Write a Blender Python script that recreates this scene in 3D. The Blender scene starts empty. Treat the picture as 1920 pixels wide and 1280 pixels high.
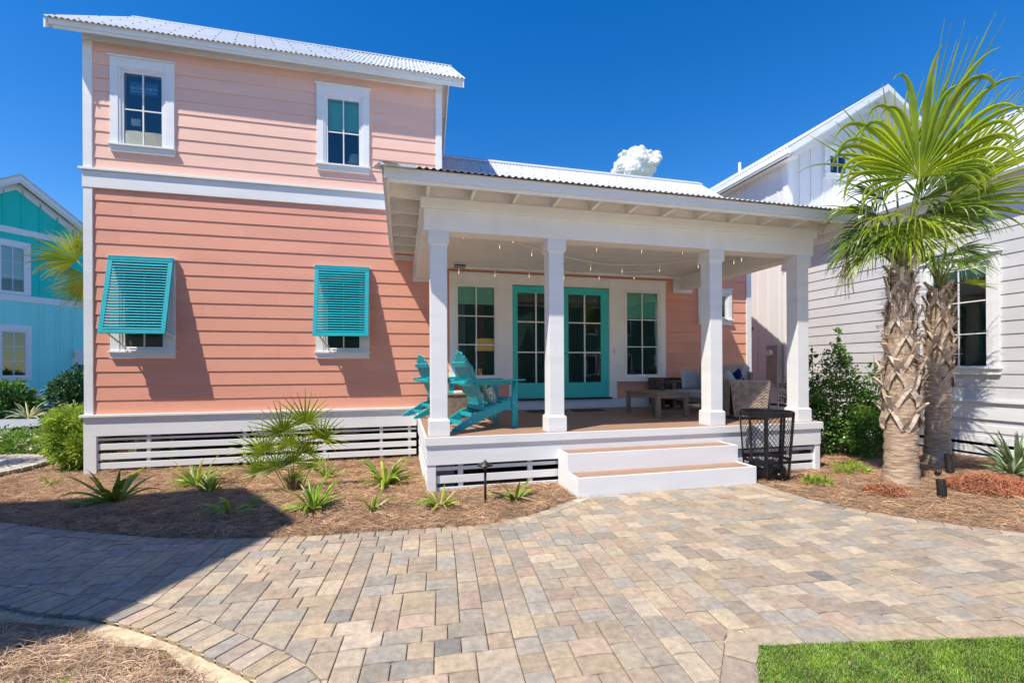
import bpy, math, random
import numpy as np
from mathutils import Vector, Matrix
random.seed(7); RNG = np.random.default_rng(7)
R = math.radians
S = bpy.context.scene
COL = S.collection

# ------------------------------------------------------------------ camera
cam_d = bpy.data.cameras.new('camera'); cam = bpy.data.objects.new('camera', cam_d); COL.objects.link(cam)
cam_d.sensor_fit = 'HORIZONTAL'; cam_d.sensor_width = 36.0
cam_d.lens = 36.0 * 842.576 / 1920.0
cam_d.shift_y = 51.34 / 1920.0
cam_d.clip_start = 0.05; cam_d.clip_end = 3000
cam.location = (0, 0, 1.65)
cam.rotation_mode = 'XYZ'
cam.matrix_world = (Matrix.Translation((0, 0, 1.65)) @ Matrix.Rotation(-0.2405, 4, 'Z')
                    @ Matrix.Rotation(math.pi / 2, 4, 'X') @ Matrix.Rotation(-0.0048, 4, 'Z'))
S.camera = cam

# ------------------------------------------------------------------ world + sun
SUN_TO = Vector((-0.527, -0.33, 1.0)).normalized()
elev = math.asin(SUN_TO.z); az = math.atan2(SUN_TO.x, SUN_TO.y)
W = bpy.data.worlds.new('World'); S.world = W; W.use_nodes = True
nt = W.node_tree; nt.nodes.clear()
sky = nt.nodes.new('ShaderNodeTexSky'); sky.sky_type = 'NISHITA'; sky.sun_disc = False
sky.sun_elevation = elev; sky.sun_rotation = az
sky.air_density = 1.0; sky.dust_density = 0.15; sky.ozone_density = 3.0; sky.altitude = 0
hs = nt.nodes.new('ShaderNodeHueSaturation'); hs.inputs['Saturation'].default_value = 1.41; hs.inputs['Hue'].default_value = 0.508
bg = nt.nodes.new('ShaderNodeBackground'); bg.inputs['Strength'].default_value = 0.102
wo = nt.nodes.new('ShaderNodeOutputWorld')
nt.links.new(sky.outputs[0], hs.inputs['Color']); nt.links.new(hs.outputs[0], bg.inputs['Color']); nt.links.new(bg.outputs[0], wo.inputs[0])
sd = bpy.data.lights.new('sun', 'SUN'); sd.energy = 3.4; sd.angle = R(0.53); sd.color = (1.0, 0.93, 0.80)
so = bpy.data.objects.new('sun', sd); COL.objects.link(so)
so.rotation_euler = SUN_TO.to_track_quat('Z', 'Y').to_euler()
S.view_settings.view_transform = 'Standard'; S.view_settings.look = 'None'
S.view_settings.gamma = 1.0; S.view_settings.exposure = 0.93
S.cycles.max_bounces = 8; S.cycles.transparent_max_bounces = 16

# ------------------------------------------------------------------ materials
def nodes(name):
    m = bpy.data.materials.new(name); m.use_nodes = True
    return m, m.node_tree, m.node_tree.nodes['Principled BSDF']

def mat(name, col, rough=0.6, var=0.08, scale=6.0, bump=0.0, bscale=40.0, metal=0.0, stretch=None, spec=0.5,
        col2=None, rnd=False, transl=0.0, coat=0.0):
    """colour with a soft noise variation, optional second colour, fine bump; rnd: per-leaf/per-stone 'rnd' attribute"""
    m, t, p = nodes(name)
    p.inputs['Roughness'].default_value = rough; p.inputs['Metallic'].default_value = metal
    p.inputs['Specular IOR Level'].default_value = spec; p.inputs['Coat Weight'].default_value = coat
    tc = t.nodes.new('ShaderNodeTexCoord'); mp = t.nodes.new('ShaderNodeMapping')
    t.links.new(tc.outputs['Object'], mp.inputs[0])
    if stretch: mp.inputs['Scale'].default_value = stretch
    nz = t.nodes.new('ShaderNodeTexNoise'); nz.inputs['Scale'].default_value = scale; nz.inputs['Detail'].default_value = 6
    t.links.new(mp.outputs[0], nz.inputs['Vector'])
    rp = t.nodes.new('ShaderNodeValToRGB'); t.links.new(nz.outputs[0], rp.inputs[0])
    c1 = [c * (1 - var) for c in col]; c2 = [min(1, c * (1 + var)) for c in (col2 or col)]
    rp.color_ramp.elements[0].position = 0.3; rp.color_ramp.elements[1].position = 0.7
    rp.color_ramp.elements[0].color = (*c1, 1); rp.color_ramp.elements[1].color = (*c2, 1)
    out = rp.outputs[0]
    if rnd:
        at = t.nodes.new('ShaderNodeAttribute'); at.attribute_name = 'rnd'
        mx = t.nodes.new('ShaderNodeMix'); mx.data_type = 'RGBA'; mx.blend_type = 'MULTIPLY'; mx.inputs[0].default_value = 1
        t.links.new(out, mx.inputs[6]); t.links.new(at.outputs['Color'], mx.inputs[7]); out = mx.outputs[2]
    t.links.new(out, p.inputs['Base Color'])
    if bump:
        n2 = t.nodes.new('ShaderNodeTexNoise'); n2.inputs['Scale'].default_value = bscale; n2.inputs['Detail'].default_value = 5
        t.links.new(mp.outputs[0], n2.inputs['Vector'])
        b = t.nodes.new('ShaderNodeBump'); b.inputs['Strength'].default_value = bump; b.inputs['Distance'].default_value = 0.01
        t.links.new(n2.outputs[0], b.inputs['Height']); t.links.new(b.outputs[0], p.inputs['Normal'])
    if transl:
        o = t.nodes['Material Output']; tr = t.nodes.new('ShaderNodeBsdfTranslucent'); ms = t.nodes.new('ShaderNodeMixShader')
        ms.inputs[0].default_value = transl; t.links.new(out, tr.inputs['Color'])
        t.links.new(p.outputs[0], ms.inputs[1]); t.links.new(tr.outputs[0], ms.inputs[2]); t.links.new(ms.outputs[0], o.inputs[0])
    return m

M = {}
M['pink'] = mat('coral_siding', (0.78, 0.352, 0.245), 0.65, 0.05, 1.4, 0.12, 60, stretch=(0.6, 1, 4))
M['pink2'] = mat('pale_pink_siding', (0.85, 0.525, 0.42), 0.65, 0.04, 1.4, 0.12, 60, stretch=(0.6, 1, 4))
M['pink_lap'] = mat('coral_lap_board', (0.78, 0.352, 0.245), 0.62, 0.05, 1.1, 0.16, 60, stretch=(0.5, 1, 3), rnd=True)
M['pink2_lap'] = mat('pale_pink_lap_board', (0.85, 0.525, 0.42), 0.62, 0.045, 1.1, 0.16, 60, stretch=(0.5, 1, 3), rnd=True)
M['grey_lap'] = mat('pale_grey_lap_board', (0.58, 0.575, 0.585), 0.6, 0.04, 1.1, 0.14, 60, stretch=(1, 0.5, 3), rnd=True)
M['white'] = mat('white_trim', (0.78, 0.785, 0.79), 0.55, 0.045, 2.2, 0.10, 70, stretch=(0.5, 0.5, 3))
M['whitew'] = mat('warm_white_soffit', (0.88, 0.86, 0.82), 0.6, 0.04, 3, 0.05)
M['teal'] = mat('teal_paint', (0.005, 0.36, 0.42), 0.42, 0.06, 5, 0.05, 80)
M['tealdoor'] = mat('teal_door_paint', (0.04, 0.58, 0.54), 0.38, 0.04, 5)
M['tealhouse'] = mat('teal_board', (0.0, 0.60, 0.54), 0.6, 0.05, 1.0, 0.05)
M['aqua'] = mat('aqua_board', (0.30, 0.82, 0.82), 0.6, 0.04, 1.0, 0.05)
M['lilac'] = mat('lilac_white_trim', (0.84, 0.80, 0.88), 0.5, 0.03, 3)
M['grey'] = mat('pale_grey_siding', (0.64, 0.635, 0.66), 0.6, 0.03, 1.2, 0.10, 60, stretch=(1, 0.6, 4))
M['greyw'] = mat('pale_grey_board', (0.70, 0.70, 0.71), 0.6, 0.03, 1.2, 0.04)
M['roof'] = mat('galvanised_roof', (0.62, 0.635, 0.655), 0.42, 0.06, 2.0, 0.03, 20, metal=0.2, stretch=(1, 0.3, 1))
M['seam'] = mat('dark_joint', (0.05, 0.045, 0.04), 0.8)
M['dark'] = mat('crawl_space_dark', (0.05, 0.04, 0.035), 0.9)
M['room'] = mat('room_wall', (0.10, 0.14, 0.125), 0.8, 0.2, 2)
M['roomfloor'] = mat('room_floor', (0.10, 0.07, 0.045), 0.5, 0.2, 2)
M['blind'] = mat('blind_cloth', (0.22, 0.66, 0.56), 0.8, 0.08, 3)
M['blindw'] = mat('pale_blind', (0.55, 0.72, 0.76), 0.7, 0.05, 3, stretch=(1, 1, 20))
M['curtain'] = mat('curtain_cloth', (0.32, 0.38, 0.40), 0.8, 0.1, 3)
M['black'] = mat('black_metal', (0.012, 0.012, 0.014), 0.38, 0.2, 8, 0.1, 60, metal=0.3)
M['bag'] = mat('black_plastic', (0.01, 0.01, 0.012), 0.25, 0.3, 8, 0.6, 25)
M['bronze'] = mat('dark_bronze', (0.035, 0.028, 0.024), 0.45, 0.2, 12, metal=0.4)
M['cushion'] = mat('grey_cushion', (0.47, 0.46, 0.43), 0.9, 0.05, 9, 0.3, 180)
M['navy'] = mat('navy_cushion', (0.01, 0.015, 0.12), 0.85, 0.1, 9, 0.2, 150)
M['linen'] = mat('white_linen', (0.72, 0.70, 0.68), 0.9, 0.05, 9, 0.2, 150)
M['patio_wood'] = mat('weathered_teak', (0.27, 0.20, 0.14), 0.7, 0.25, 5, 0.3, 40, stretch=(1, 12, 12))
M['meter'] = mat('meter_box_grey', (0.34, 0.30, 0.29), 0.5, 0.05, 4)
M['meterside'] = mat('meter_box_side', (0.42, 0.46, 0.52), 0.4, 0.04, 4)
M['bounce_ground'] = mat('pale_bounce_paving', (0.55, 0.49, 0.40), 0.85, 0.08, 2, 0.2, 30)
M['landscape'] = mat('distant_grass', (0.05, 0.085, 0.025), 0.9, 0.3, 0.3, 0.3, 5)
M['green'] = mat('green_tag', (0.03, 0.55, 0.08), 0.5)
M['sand'] = mat('joint_sand', (0.50, 0.39, 0.25), 0.95, 0.2, 14, 0.5, 90, col2=(0.62, 0.50, 0.33))
M['concrete'] = mat('pale_concrete', (0.30, 0.31, 0.32), 0.85, 0.08, 5, 0.2, 60)
M['mat'] = mat('dark_door_mat', (0.07, 0.05, 0.035), 0.95, 0.3, 30, 0.5, 120)
M['bulb'] = None
M['straw'] = mat('pine_straw', (0.40, 0.28, 0.19), 0.8, 0.25, 3.0, rnd=True, col2=(0.50, 0.37, 0.26))
M['redstraw'] = mat('red_pine_straw', (0.43, 0.18, 0.095), 0.8, 0.25, 3.0, rnd=True)
M['mulch'] = mat('straw_bed', (0.14, 0.085, 0.052), 0.95, 0.45, 9, 0.9, 50, col2=(0.27, 0.175, 0.11))
M['grass'] = mat('turf_blade', (0.10, 0.21, 0.018), 0.5, 0.3, 5, rnd=True, col2=(0.18, 0.31, 0.03), transl=0.25)
M['turfbase'] = mat('turf_backing', (0.07, 0.12, 0.02), 0.9, 0.3, 60, 0.5, 150)
M['palm'] = mat('palm_leaf', (0.145, 0.285, 0.016), 0.38, 0.2, 1.6, rnd=True, col2=(0.30, 0.42, 0.028), transl=0.36)
M['palmdark'] = mat('palm_leaf_green', (0.09, 0.20, 0.022), 0.42, 0.2, 2, rnd=True, col2=(0.16, 0.29, 0.03), transl=0.3)
M['rib'] = mat('leaf_midrib', (0.42, 0.42, 0.07), 0.5, 0.15, 2, transl=0.2)
M['stem'] = mat('leaf_stalk', (0.22, 0.26, 0.07), 0.5, 0.2, 3)
M['deadleaf'] = mat('dry_leaf', (0.50, 0.38, 0.20), 0.8, 0.2, 5, rnd=True, transl=0.3)
M['strap'] = mat('strap_leaf', (0.16, 0.29, 0.03), 0.42, 0.25, 6, rnd=True, col2=(0.34, 0.44, 0.05), transl=0.3)
M['variegated'] = mat('variegated_leaf', (0.45, 0.50, 0.28), 0.5, 0.25, 6, rnd=True, transl=0.3)
M['bluegreen'] = mat('grey_green_leaf', (0.18, 0.27, 0.14), 0.5, 0.2, 6, rnd=True, col2=(0.30, 0.38, 0.20), transl=0.2)
M['holly'] = mat('holly_leaf', (0.05, 0.12, 0.025), 0.32, 0.3, 5, rnd=True, col2=(0.12, 0.27, 0.04), transl=0.2)
M['hollylight'] = mat('young_leaf', (0.18, 0.36, 0.035), 0.35, 0.2, 5, rnd=True, col2=(0.22, 0.38, 0.05), transl=0.3)
M['podo'] = mat('yew_pine_leaf', (0.20, 0.36, 0.04), 0.42, 0.25, 4, rnd=True, col2=(0.42, 0.55, 0.07), transl=0.3)
M['darkshrub'] = mat('dark_shrub_leaf', (0.045, 0.11, 0.04), 0.4, 0.3, 4, rnd=True, col2=(0.09, 0.20, 0.06), transl=0.15)
M['fern'] = mat('lime_fern_leaf', (0.25, 0.38, 0.03), 0.5, 0.25, 6, rnd=True, col2=(0.40, 0.50, 0.07), transl=0.3)
M['twig'] = mat('brown_twig', (0.12, 0.075, 0.045), 0.8, 0.3, 8)

def attr_mat(name, rough=0.8, nscale=18, nvar=0.35, bump=0.5, bscale=70, contrast=None):
    m, t, p = nodes(name); p.inputs['Roughness'].default_value = rough; p.inputs['Specular IOR Level'].default_value = 0.3
    at = t.nodes.new('ShaderNodeAttribute'); at.attribute_name = 'rnd'
    tc = t.nodes.new('ShaderNodeTexCoord')
    nz = t.nodes.new('ShaderNodeTexNoise'); nz.inputs['Scale'].default_value = nscale; nz.inputs['Detail'].default_value = 8; nz.inputs['Roughness'].default_value = 0.7
    t.links.new(tc.outputs['Object'], nz.inputs['Vector'])
    mr = t.nodes.new('ShaderNodeMapRange'); mr.inputs[1].default_value = 0.25; mr.inputs[2].default_value = 0.75
    mr.inputs[3].default_value = 1 - nvar; mr.inputs[4].default_value = 1 + nvar
    t.links.new(nz.outputs[0], mr.inputs[0])
    mx = t.nodes.new('ShaderNodeMix'); mx.data_type = 'RGBA'; mx.blend_type = 'MULTIPLY'; mx.inputs[0].default_value = 1
    t.links.new(at.outputs['Color'], mx.inputs[6]); t.links.new(mr.outputs[0], mx.inputs[7])
    # broad stains across stones
    n3 = t.nodes.new('ShaderNodeTexNoise'); n3.inputs['Scale'].default_value = 3.2; n3.inputs['Detail'].default_value = 5
    t.links.new(tc.outputs['Object'], n3.inputs['Vector'])
    rp = t.nodes.new('ShaderNodeValToRGB'); rp.color_ramp.elements[0].position = 0.35; rp.color_ramp.elements[1].position = 0.65
    rp.color_ramp.elements[0].color = (0.88, 0.89, 0.91, 1); rp.color_ramp.elements[1].color = (1.08, 1.04, 0.99, 1)
    t.links.new(n3.outputs[0], rp.inputs[0])
    m2 = t.nodes.new('ShaderNodeMix'); m2.data_type = 'RGBA'; m2.blend_type = 'MULTIPLY'; m2.inputs[0].default_value = 1
    t.links.new(mx.outputs[2], m2.inputs[6]); t.links.new(rp.outputs[0], m2.inputs[7])
    t.links.new(m2.outputs[2], p.inputs['Base Color'])
    n2 = t.nodes.new('ShaderNodeTexNoise'); n2.inputs['Scale'].default_value = bscale; n2.inputs['Detail'].default_value = 6
    t.links.new(tc.outputs['Object'], n2.inputs['Vector'])
    b = t.nodes.new('ShaderNodeBump'); b.inputs['Strength'].default_value = bump; b.inputs['Distance'].default_value = 0.01
    t.links.new(n2.outputs[0], b.inputs['Height']); t.links.new(b.outputs[0], p.inputs['Normal'])
    return m
M['paver'] = attr_mat('tumbled_concrete_paver', bump=0.35)

def deck_mat():
    m, t, p = nodes('composite_decking'); p.inputs['Roughness'].default_value = 0.55
    tc = t.nodes.new('ShaderNodeTexCoord'); mp = t.nodes.new('ShaderNodeMapping'); mp.inputs['Scale'].default_value = (1.5, 40, 10)
    nz = t.nodes.new('ShaderNodeTexNoise'); nz.inputs['Scale'].default_value = 3; nz.inputs['Detail'].default_value = 7
    rp = t.nodes.new('ShaderNodeValToRGB')
    rp.color_ramp.elements[0].position = 0.3; rp.color_ramp.elements[0].color = (0.26, 0.15, 0.095, 1)
    rp.color_ramp.elements[1].position = 0.72; rp.color_ramp.elements[1].color = (0.44, 0.27, 0.18, 1)
    t.links.new(tc.outputs['Object'], mp.inputs[0]); t.links.new(mp.outputs[0], nz.inputs['Vector'])
    t.links.new(nz.outputs[0], rp.inputs[0]); t.links.new(rp.outputs[0], p.inputs['Base Color'])
    return m
M['deck'] = deck_mat()

def wicker_mat(name, ca, cb):
    m, t, p = nodes(name); p.inputs['Roughness'].default_value = 0.7
    tc = t.nodes.new('ShaderNodeTexCoord'); br = t.nodes.new('ShaderNodeTexNoise'); br.inputs['Scale'].default_value = 14
    rp = t.nodes.new('ShaderNodeValToRGB'); rp.color_ramp.elements[0].color = (*ca, 1); rp.color_ramp.elements[1].color = (*cb, 1)
    rp.color_ramp.elements[0].position = 0.3; rp.color_ramp.elements[1].position = 0.7
    t.links.new(tc.outputs['Object'], br.inputs['Vector']); t.links.new(br.outputs[0], rp.inputs[0]); t.links.new(rp.outputs[0], p.inputs['Base Color'])
    return m
M['wicker'] = wicker_mat('grey_wicker', (0.27, 0.21, 0.16), (0.50, 0.42, 0.33))
M['wickerdark'] = wicker_mat('brown_wicker', (0.09, 0.06, 0.045), (0.20, 0.15, 0.11))

def glass_mat(name, tint=(0.80, 0.90, 0.86), base=0.07):
    m = bpy.data.materials.new(name); m.use_nodes = True; t = m.node_tree; t.nodes.clear()
    o = t.nodes.new('ShaderNodeOutputMaterial'); mx = t.nodes.new('ShaderNodeMixShader')
    tr = t.nodes.new('ShaderNodeBsdfTransparent'); tr.inputs[0].default_value = (*tint, 1)
    gl = t.nodes.new('ShaderNodeBsdfGlossy'); gl.inputs['Roughness'].default_value = 0.012; gl.inputs['Color'].default_value = (0.85, 0.95, 0.95, 1)
    fr = t.nodes.new('ShaderNodeFresnel'); fr.inputs[0].default_value = 1.5
    ad = t.nodes.new('ShaderNodeMath'); ad.operation = 'ADD'; ad.inputs[1].default_value = base; ad.use_clamp = True
    tc = t.nodes.new('ShaderNodeTexCoord'); nz = t.nodes.new('ShaderNodeTexNoise'); nz.inputs['Scale'].default_value = 1.6
    bp = t.nodes.new('ShaderNodeBump'); bp.inputs['Strength'].default_value = 0.03; bp.inputs['Distance'].default_value = 0.05
    t.links.new(tc.outputs['Object'], nz.inputs[0]); t.links.new(nz.outputs[0], bp.inputs['Height']); t.links.new(bp.outputs[0], gl.inputs['Normal'])
    t.links.new(fr.outputs[0], ad.inputs[0]); t.links.new(ad.outputs[0], mx.inputs[0])
    t.links.new(tr.outputs[0], mx.inputs[1]); t.links.new(gl.outputs[0], mx.inputs[2]); t.links.new(mx.outputs[0], o.inputs[0])
    return m
M['glass'] = glass_mat('window_glass')
M['bulbglass'] = glass_mat('bulb_glass', (0.9, 0.88, 0.82), 0.05)
def emit_mat(name, col, s):
    m, t, p = nodes(name); p.inputs['Base Color'].default_value = (*col, 1)
    p.inputs['Emission Color'].default_value = (*col, 1); p.inputs['Emission Strength'].default_value = s
    return m
M['filament'] = emit_mat('glowing_filament', (1.0, 0.68, 0.38), 1.0)
M['lampshade'] = emit_mat('lit_lamp_shade', (0.62, 0.36, 0.10), 0.12)

def bark_mat(name, c1, c2, ringscale=14):
    m, t, p = nodes(name); p.inputs['Roughness'].default_value = 0.9
    tc = t.nodes.new('ShaderNodeTexCoord'); mp = t.nodes.new('ShaderNodeMapping'); mp.inputs['Scale'].default_value = (2.5, 2.5, ringscale)
    nz = t.nodes.new('ShaderNodeTexNoise'); nz.inputs['Scale'].default_value = 2.2; nz.inputs['Detail'].default_value = 9; nz.inputs['Roughness'].default_value = 0.68
    rp = t.nodes.new('ShaderNodeValToRGB')
    rp.color_ramp.elements[0].position = 0.36; rp.color_ramp.elements[0].color = (*c1, 1)
    rp.color_ramp.elements[1].position = 0.66; rp.color_ramp.elements[1].color = (*c2, 1)
    t.links.new(tc.outputs['Object'], mp.inputs[0]); t.links.new(mp.outputs[0], nz.inputs['Vector'])
    t.links.new(nz.outputs[0], rp.inputs[0]); t.links.new(rp.outputs[0], p.inputs['Base Color'])
    b = t.nodes.new('ShaderNodeBump'); b.inputs['Strength'].default_value = 0.9; b.inputs['Distance'].default_value = 0.02
    t.links.new(nz.outputs[0], b.inputs['Height']); t.links.new(b.outputs[0], p.inputs['Normal'])
    return m
M['bark'] = bark_mat('palm_bark', (0.25, 0.16, 0.10), (0.66, 0.50, 0.36))
M['boot'] = bark_mat('palm_leaf_base', (0.40, 0.29, 0.20), (0.72, 0.60, 0.48), 3)
M['fibre'] = mat('palm_fibre', (0.30, 0.20, 0.12), 0.9, 0.3, 6, rnd=True, col2=(0.46, 0.33, 0.22))

# ------------------------------------------------------------------ builders
def tag(o, label=None, cat=None, group=None, kind=None):
    if label: o['label'] = label
    if cat: o['category'] = cat
    if group: o['group'] = group
    if kind: o['kind'] = kind
    return o

def wm(o):
    return (wm(o.parent) @ o.matrix_basis) if o.parent is not None else o.matrix_basis.copy()

def thing(name, label, cat, loc=(0, 0, 0), rz=0.0, group=None, kind=None):
    o = bpy.data.objects.new(name, None); o.empty_display_size = 0.3; COL.objects.link(o)
    o.matrix_world = Matrix.Translation(loc) @ Matrix.Rotation(rz, 4, 'Z')
    return tag(o, label, cat, group, kind)

class MB:
    """collects shapes in a local frame T and builds ONE mesh object"""
    def __init__(s, T=None): s.v = []; s.f = []; s.T = T; s.c = []; s.marks = []
    def add(s, vs, fs, c=None):
        n = len(s.v); s.marks.append((n, len(s.f)))
        for v in vs:
            v = Vector(v)
            s.v.append(s.T @ v if s.T else v)
        s.f += [tuple(i + n for i in f) for f in fs]
        s.c += [c or (1, 1, 1)] * len(vs)
        return s
    def box(s, x0, x1, y0, y1, z0, z1, c=None):
        return s.add([(x0, y0, z0), (x1, y0, z0), (x1, y1, z0), (x0, y1, z0), (x0, y0, z1), (x1, y0, z1), (x1, y1, z1), (x0, y1, z1)],
                     [(0, 3, 2, 1), (4, 5, 6, 7), (0, 1, 5, 4), (1, 2, 6, 5), (2, 3, 7, 6), (3, 0, 4, 7)], c)
    def quad(s, a, b, c, d, col=None): return s.add([a, b, c, d], [(0, 1, 2, 3)], col)
    def poly(s, pts, off):
        """extrude polygon pts (3-d) by vector off"""
        off = Vector(off); n = len(pts); p = [Vector(q) for q in pts]; q = [a + off for a in p]
        fs = [tuple(range(n - 1, -1, -1)), tuple(range(n, 2 * n))] + [(i, (i + 1) % n, n + (i + 1) % n, n + i) for i in range(n)]
        return s.add(p + q, fs)
    def bar(s, a, b, w, h, up=(0, 0, 1)):
        a = Vector(a); b = Vector(b); d = (b - a).normalized(); up = Vector(up)
        r = d.cross(up)
        if r.length < 1e-4: r = d.cross(Vector((1, 0, 0)))
        r.normalize(); u = r.cross(d).normalized(); r = r * (w / 2); u = u * (h / 2)
        return s.add([a - r - u, a + r - u, a + r + u, a - r + u, b - r - u, b + r - u, b + r + u, b - r + u],
                     [(0, 1, 2, 3), (7, 6, 5, 4), (0, 4, 5, 1), (1, 5, 6, 2), (2, 6, 7, 3), (3, 7, 4, 0)])
    def tube(s, pts, r, n=8, cap=True, c=None):
        pts = [Vector(p) for p in pts]; rs = r if isinstance(r, (list, tuple)) else [r] * len(pts)
        vs = []; fs = []; prev = None
        for i, p in enumerate(pts):
            d = (pts[min(i + 1, len(pts) - 1)] - pts[max(i - 1, 0)]).normalized()
            if prev is None:
                a = d.cross(Vector((0, 0, 1)))
                if a.length < 1e-3: a = Vector((1, 0, 0))
            else: a = prev - d * prev.dot(d)
            a.normalize(); prev = a; b = d.cross(a)
            for k in range(n):
                t = 2 * math.pi * k / n; vs.append(p + (a * math.cos(t) + b * math.sin(t)) * rs[i])
        for i in range(len(pts) - 1):
            for k in range(n):
                fs.append((i * n + k, i * n + (k + 1) % n, (i + 1) * n + (k + 1) % n, (i + 1) * n + k))
        if cap: fs += [tuple(range(n - 1, -1, -1)), tuple(range((len(pts) - 1) * n, len(pts) * n))]
        return s.add(vs, fs, c)
    def build_each(s, name, m, parent, bevel=0):
        out = []; st = s.marks + [(len(s.v), len(s.f))]
        for (v0, f0), (v1, f1) in zip(st[:-1], st[1:]):
            b = MB(); b.v = s.v[v0:v1]; b.f = [tuple(i - v0 for i in f) for f in s.f[f0:f1]]; b.c = s.c[v0:v1]
            out.append(b.build(name, m, parent, bevel=bevel))
        return out
    def build(s, name, m, parent=None, bevel=0, smooth=False, label=None):
        me = bpy.data.meshes.new(name)
        vs = s.v
        if parent is not None:
            inv = wm(parent).inverted(); vs = [inv @ v for v in vs]
        me.from_pydata([tuple(v) for v in vs], [], s.f)
        if any(c != (1, 1, 1) for c in s.c):
            ca = me.color_attributes.new('rnd', 'FLOAT_COLOR', 'POINT')
            ca.data.foreach_set('color', np.array([(*c, 1) for c in s.c], dtype=np.float32).ravel())
        me.materials.append(m if not isinstance(m, str) else M[m])
        o = bpy.data.objects.new(name, me); COL.objects.link(o)
        if parent is not None: o.parent = parent
        if smooth: me.polygons.foreach_set('use_smooth', [True] * len(me.polygons))
        if bevel:
            b = o.modifiers.new('bevel', 'BEVEL'); b.width = bevel; b.segments = 2; b.limit_method = 'ANGLE'; b.angle_limit = R(40)
        if label: o['label'] = label
        return o

def np_build(name, verts, faces, m, parent=None, cols=None, smooth=False):
    """verts (N,3), faces (M,k) world coordinates"""
    me = bpy.data.meshes.new(name); verts = np.asarray(verts, dtype=np.float64)
    if parent is not None:
        inv = np.array(wm(parent).inverted()); verts = verts @ inv[:3, :3].T + inv[:3, 3]
    faces = np.asarray(faces, dtype=np.int32); k = faces.shape[1]
    me.vertices.add(len(verts)); me.vertices.foreach_set('co', verts.astype(np.float32).ravel())
    me.loops.add(faces.size); me.loops.foreach_set('vertex_index', faces.ravel())
    me.polygons.add(len(faces)); me.polygons.foreach_set('loop_start', np.arange(0, faces.size, k, dtype=np.int32))
    me.polygons.foreach_set('loop_total', np.full(len(faces), k, dtype=np.int32))
    if smooth: me.polygons.foreach_set('use_smooth', np.ones(len(faces), dtype=bool))
    me.update(calc_edges=True)
    if cols is not None:
        ca = me.color_attributes.new('rnd', 'FLOAT_COLOR', 'POINT')
        c4 = np.ones((len(verts), 4), dtype=np.float32); c4[:, :3] = cols; ca.data.foreach_set('color', c4.ravel())
    me.materials.append(M[m] if isinstance(m, str) else m)
    o = bpy.data.objects.new(name, me); COL.objects.link(o)
    if parent is not None: o.parent = parent
    return o

def frame(origin, ux, out):
    """local x along the wall, local y INTO the wall (-y is outward), z up"""
    ux = Vector(ux).normalized(); n = -Vector(out).normalized()
    return Matrix(((ux.x, n.x, 0, origin[0]), (ux.y, n.y, 0, origin[1]), (ux.z, n.z, 1, origin[2]), (0, 0, 0, 1)))

def lap_wall(T, x0, x1, z0, z1, pitch, parent, m, holes=(), top=None, name='siding', proud=0.014, label=None):
    """lapped boards; holes = (x0,x1,z0,z1); top(x) optional roofline limit"""
    b = MB(T); z = z0
    while z < z1 - 1e-4:
        zb = min(z + pitch, z1); cuts = sorted({z, zb} | {h for r in holes for h in (r[2], r[3]) if z < h < zb})
        for za, zc in zip(cuts[:-1], cuts[1:]):
            zm = (za + zc) / 2; xs = [(x0, x1)]
            for hx0, hx1, hz0, hz1 in holes:
                if hz0 < zm < hz1:
                    nx = []
                    for a, c in xs:
                        if hx1 <= a or hx0 >= c: nx.append((a, c)); continue
                        if hx0 > a: nx.append((a, hx0))
                        if hx1 < c: nx.append((hx1, c))
                    xs = nx
            ya = -proud * (1 - (za - z) / pitch); yc = -proud * (1 - (zc - z) / pitch) - 0.0005
            for a, c in xs:
                if top:
                    n = max(2, int((c - a) / 0.15)); st = np.linspace(a, c, n + 1)
                    for s0, s1 in zip(st[:-1], st[1:]):
                        t0, t1 = min(zc, top(s0)), min(zc, top(s1))
                        if t0 <= za and t1 <= za: continue
                        b.quad((s0, ya, za), (s1, ya, za), (s1, yc, max(za, t1)), (s0, yc, max(za, t0)))
                else:
                    rgj = random.Random(int(z * 1000) + int(x0 * 10)); st0 = x0 - rgj.uniform(0, 3.4)
                    while st0 + 3.66 < a: st0 += 3.66
                    e0 = a
                    while e0 < c - 1e-6:
                        e1 = min(c, st0 + 3.66); st0 += 3.66; rgc = random.Random(int(z * 777) + int(e1 * 91)); tv = rgc.uniform(.955, 1.03)
                        if e1 - e0 > 1e-4: b.quad((e0, ya, za), (e1 - (0.0025 if e1 < c else 0), ya, za), (e1 - (0.0025 if e1 < c else 0), yc, zc), (e0, yc, zc), (tv, tv, tv))
                        e0 = e1
                if abs(za - z) < 1e-6: b.quad((a, 0, za), (c, 0, za), (c, ya, za), (a, ya, za), (.9, .9, .9))
        z = zb
    # backing wall with the same holes
    return b.build(name, m + '_lap', parent, label=label)

def wall_holes(T, x0, x1, z0, z1, holes, y0, y1, parent, m, name='wall', top=None):
    """solid wall slab with rectangular openings"""
    b = MB(T); xs = sorted({x0, x1} | {h for r in holes for h in r[:2] if x0 < h < x1}); zs = sorted({z0, z1} | {h for r in holes for h in r[2:4] if z0 < h < z1})
    for a, c in zip(xs[:-1], xs[1:]):
        for e, f in zip(zs[:-1], zs[1:]):
            xm, zm = (a + c) / 2, (e + f) / 2
            if any(h[0] < xm < h[1] and h[2] < zm < h[3] for h in holes): continue
            b.box(a, c, y0, y1, e, f)
    return b.build(name, m, parent)

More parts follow.
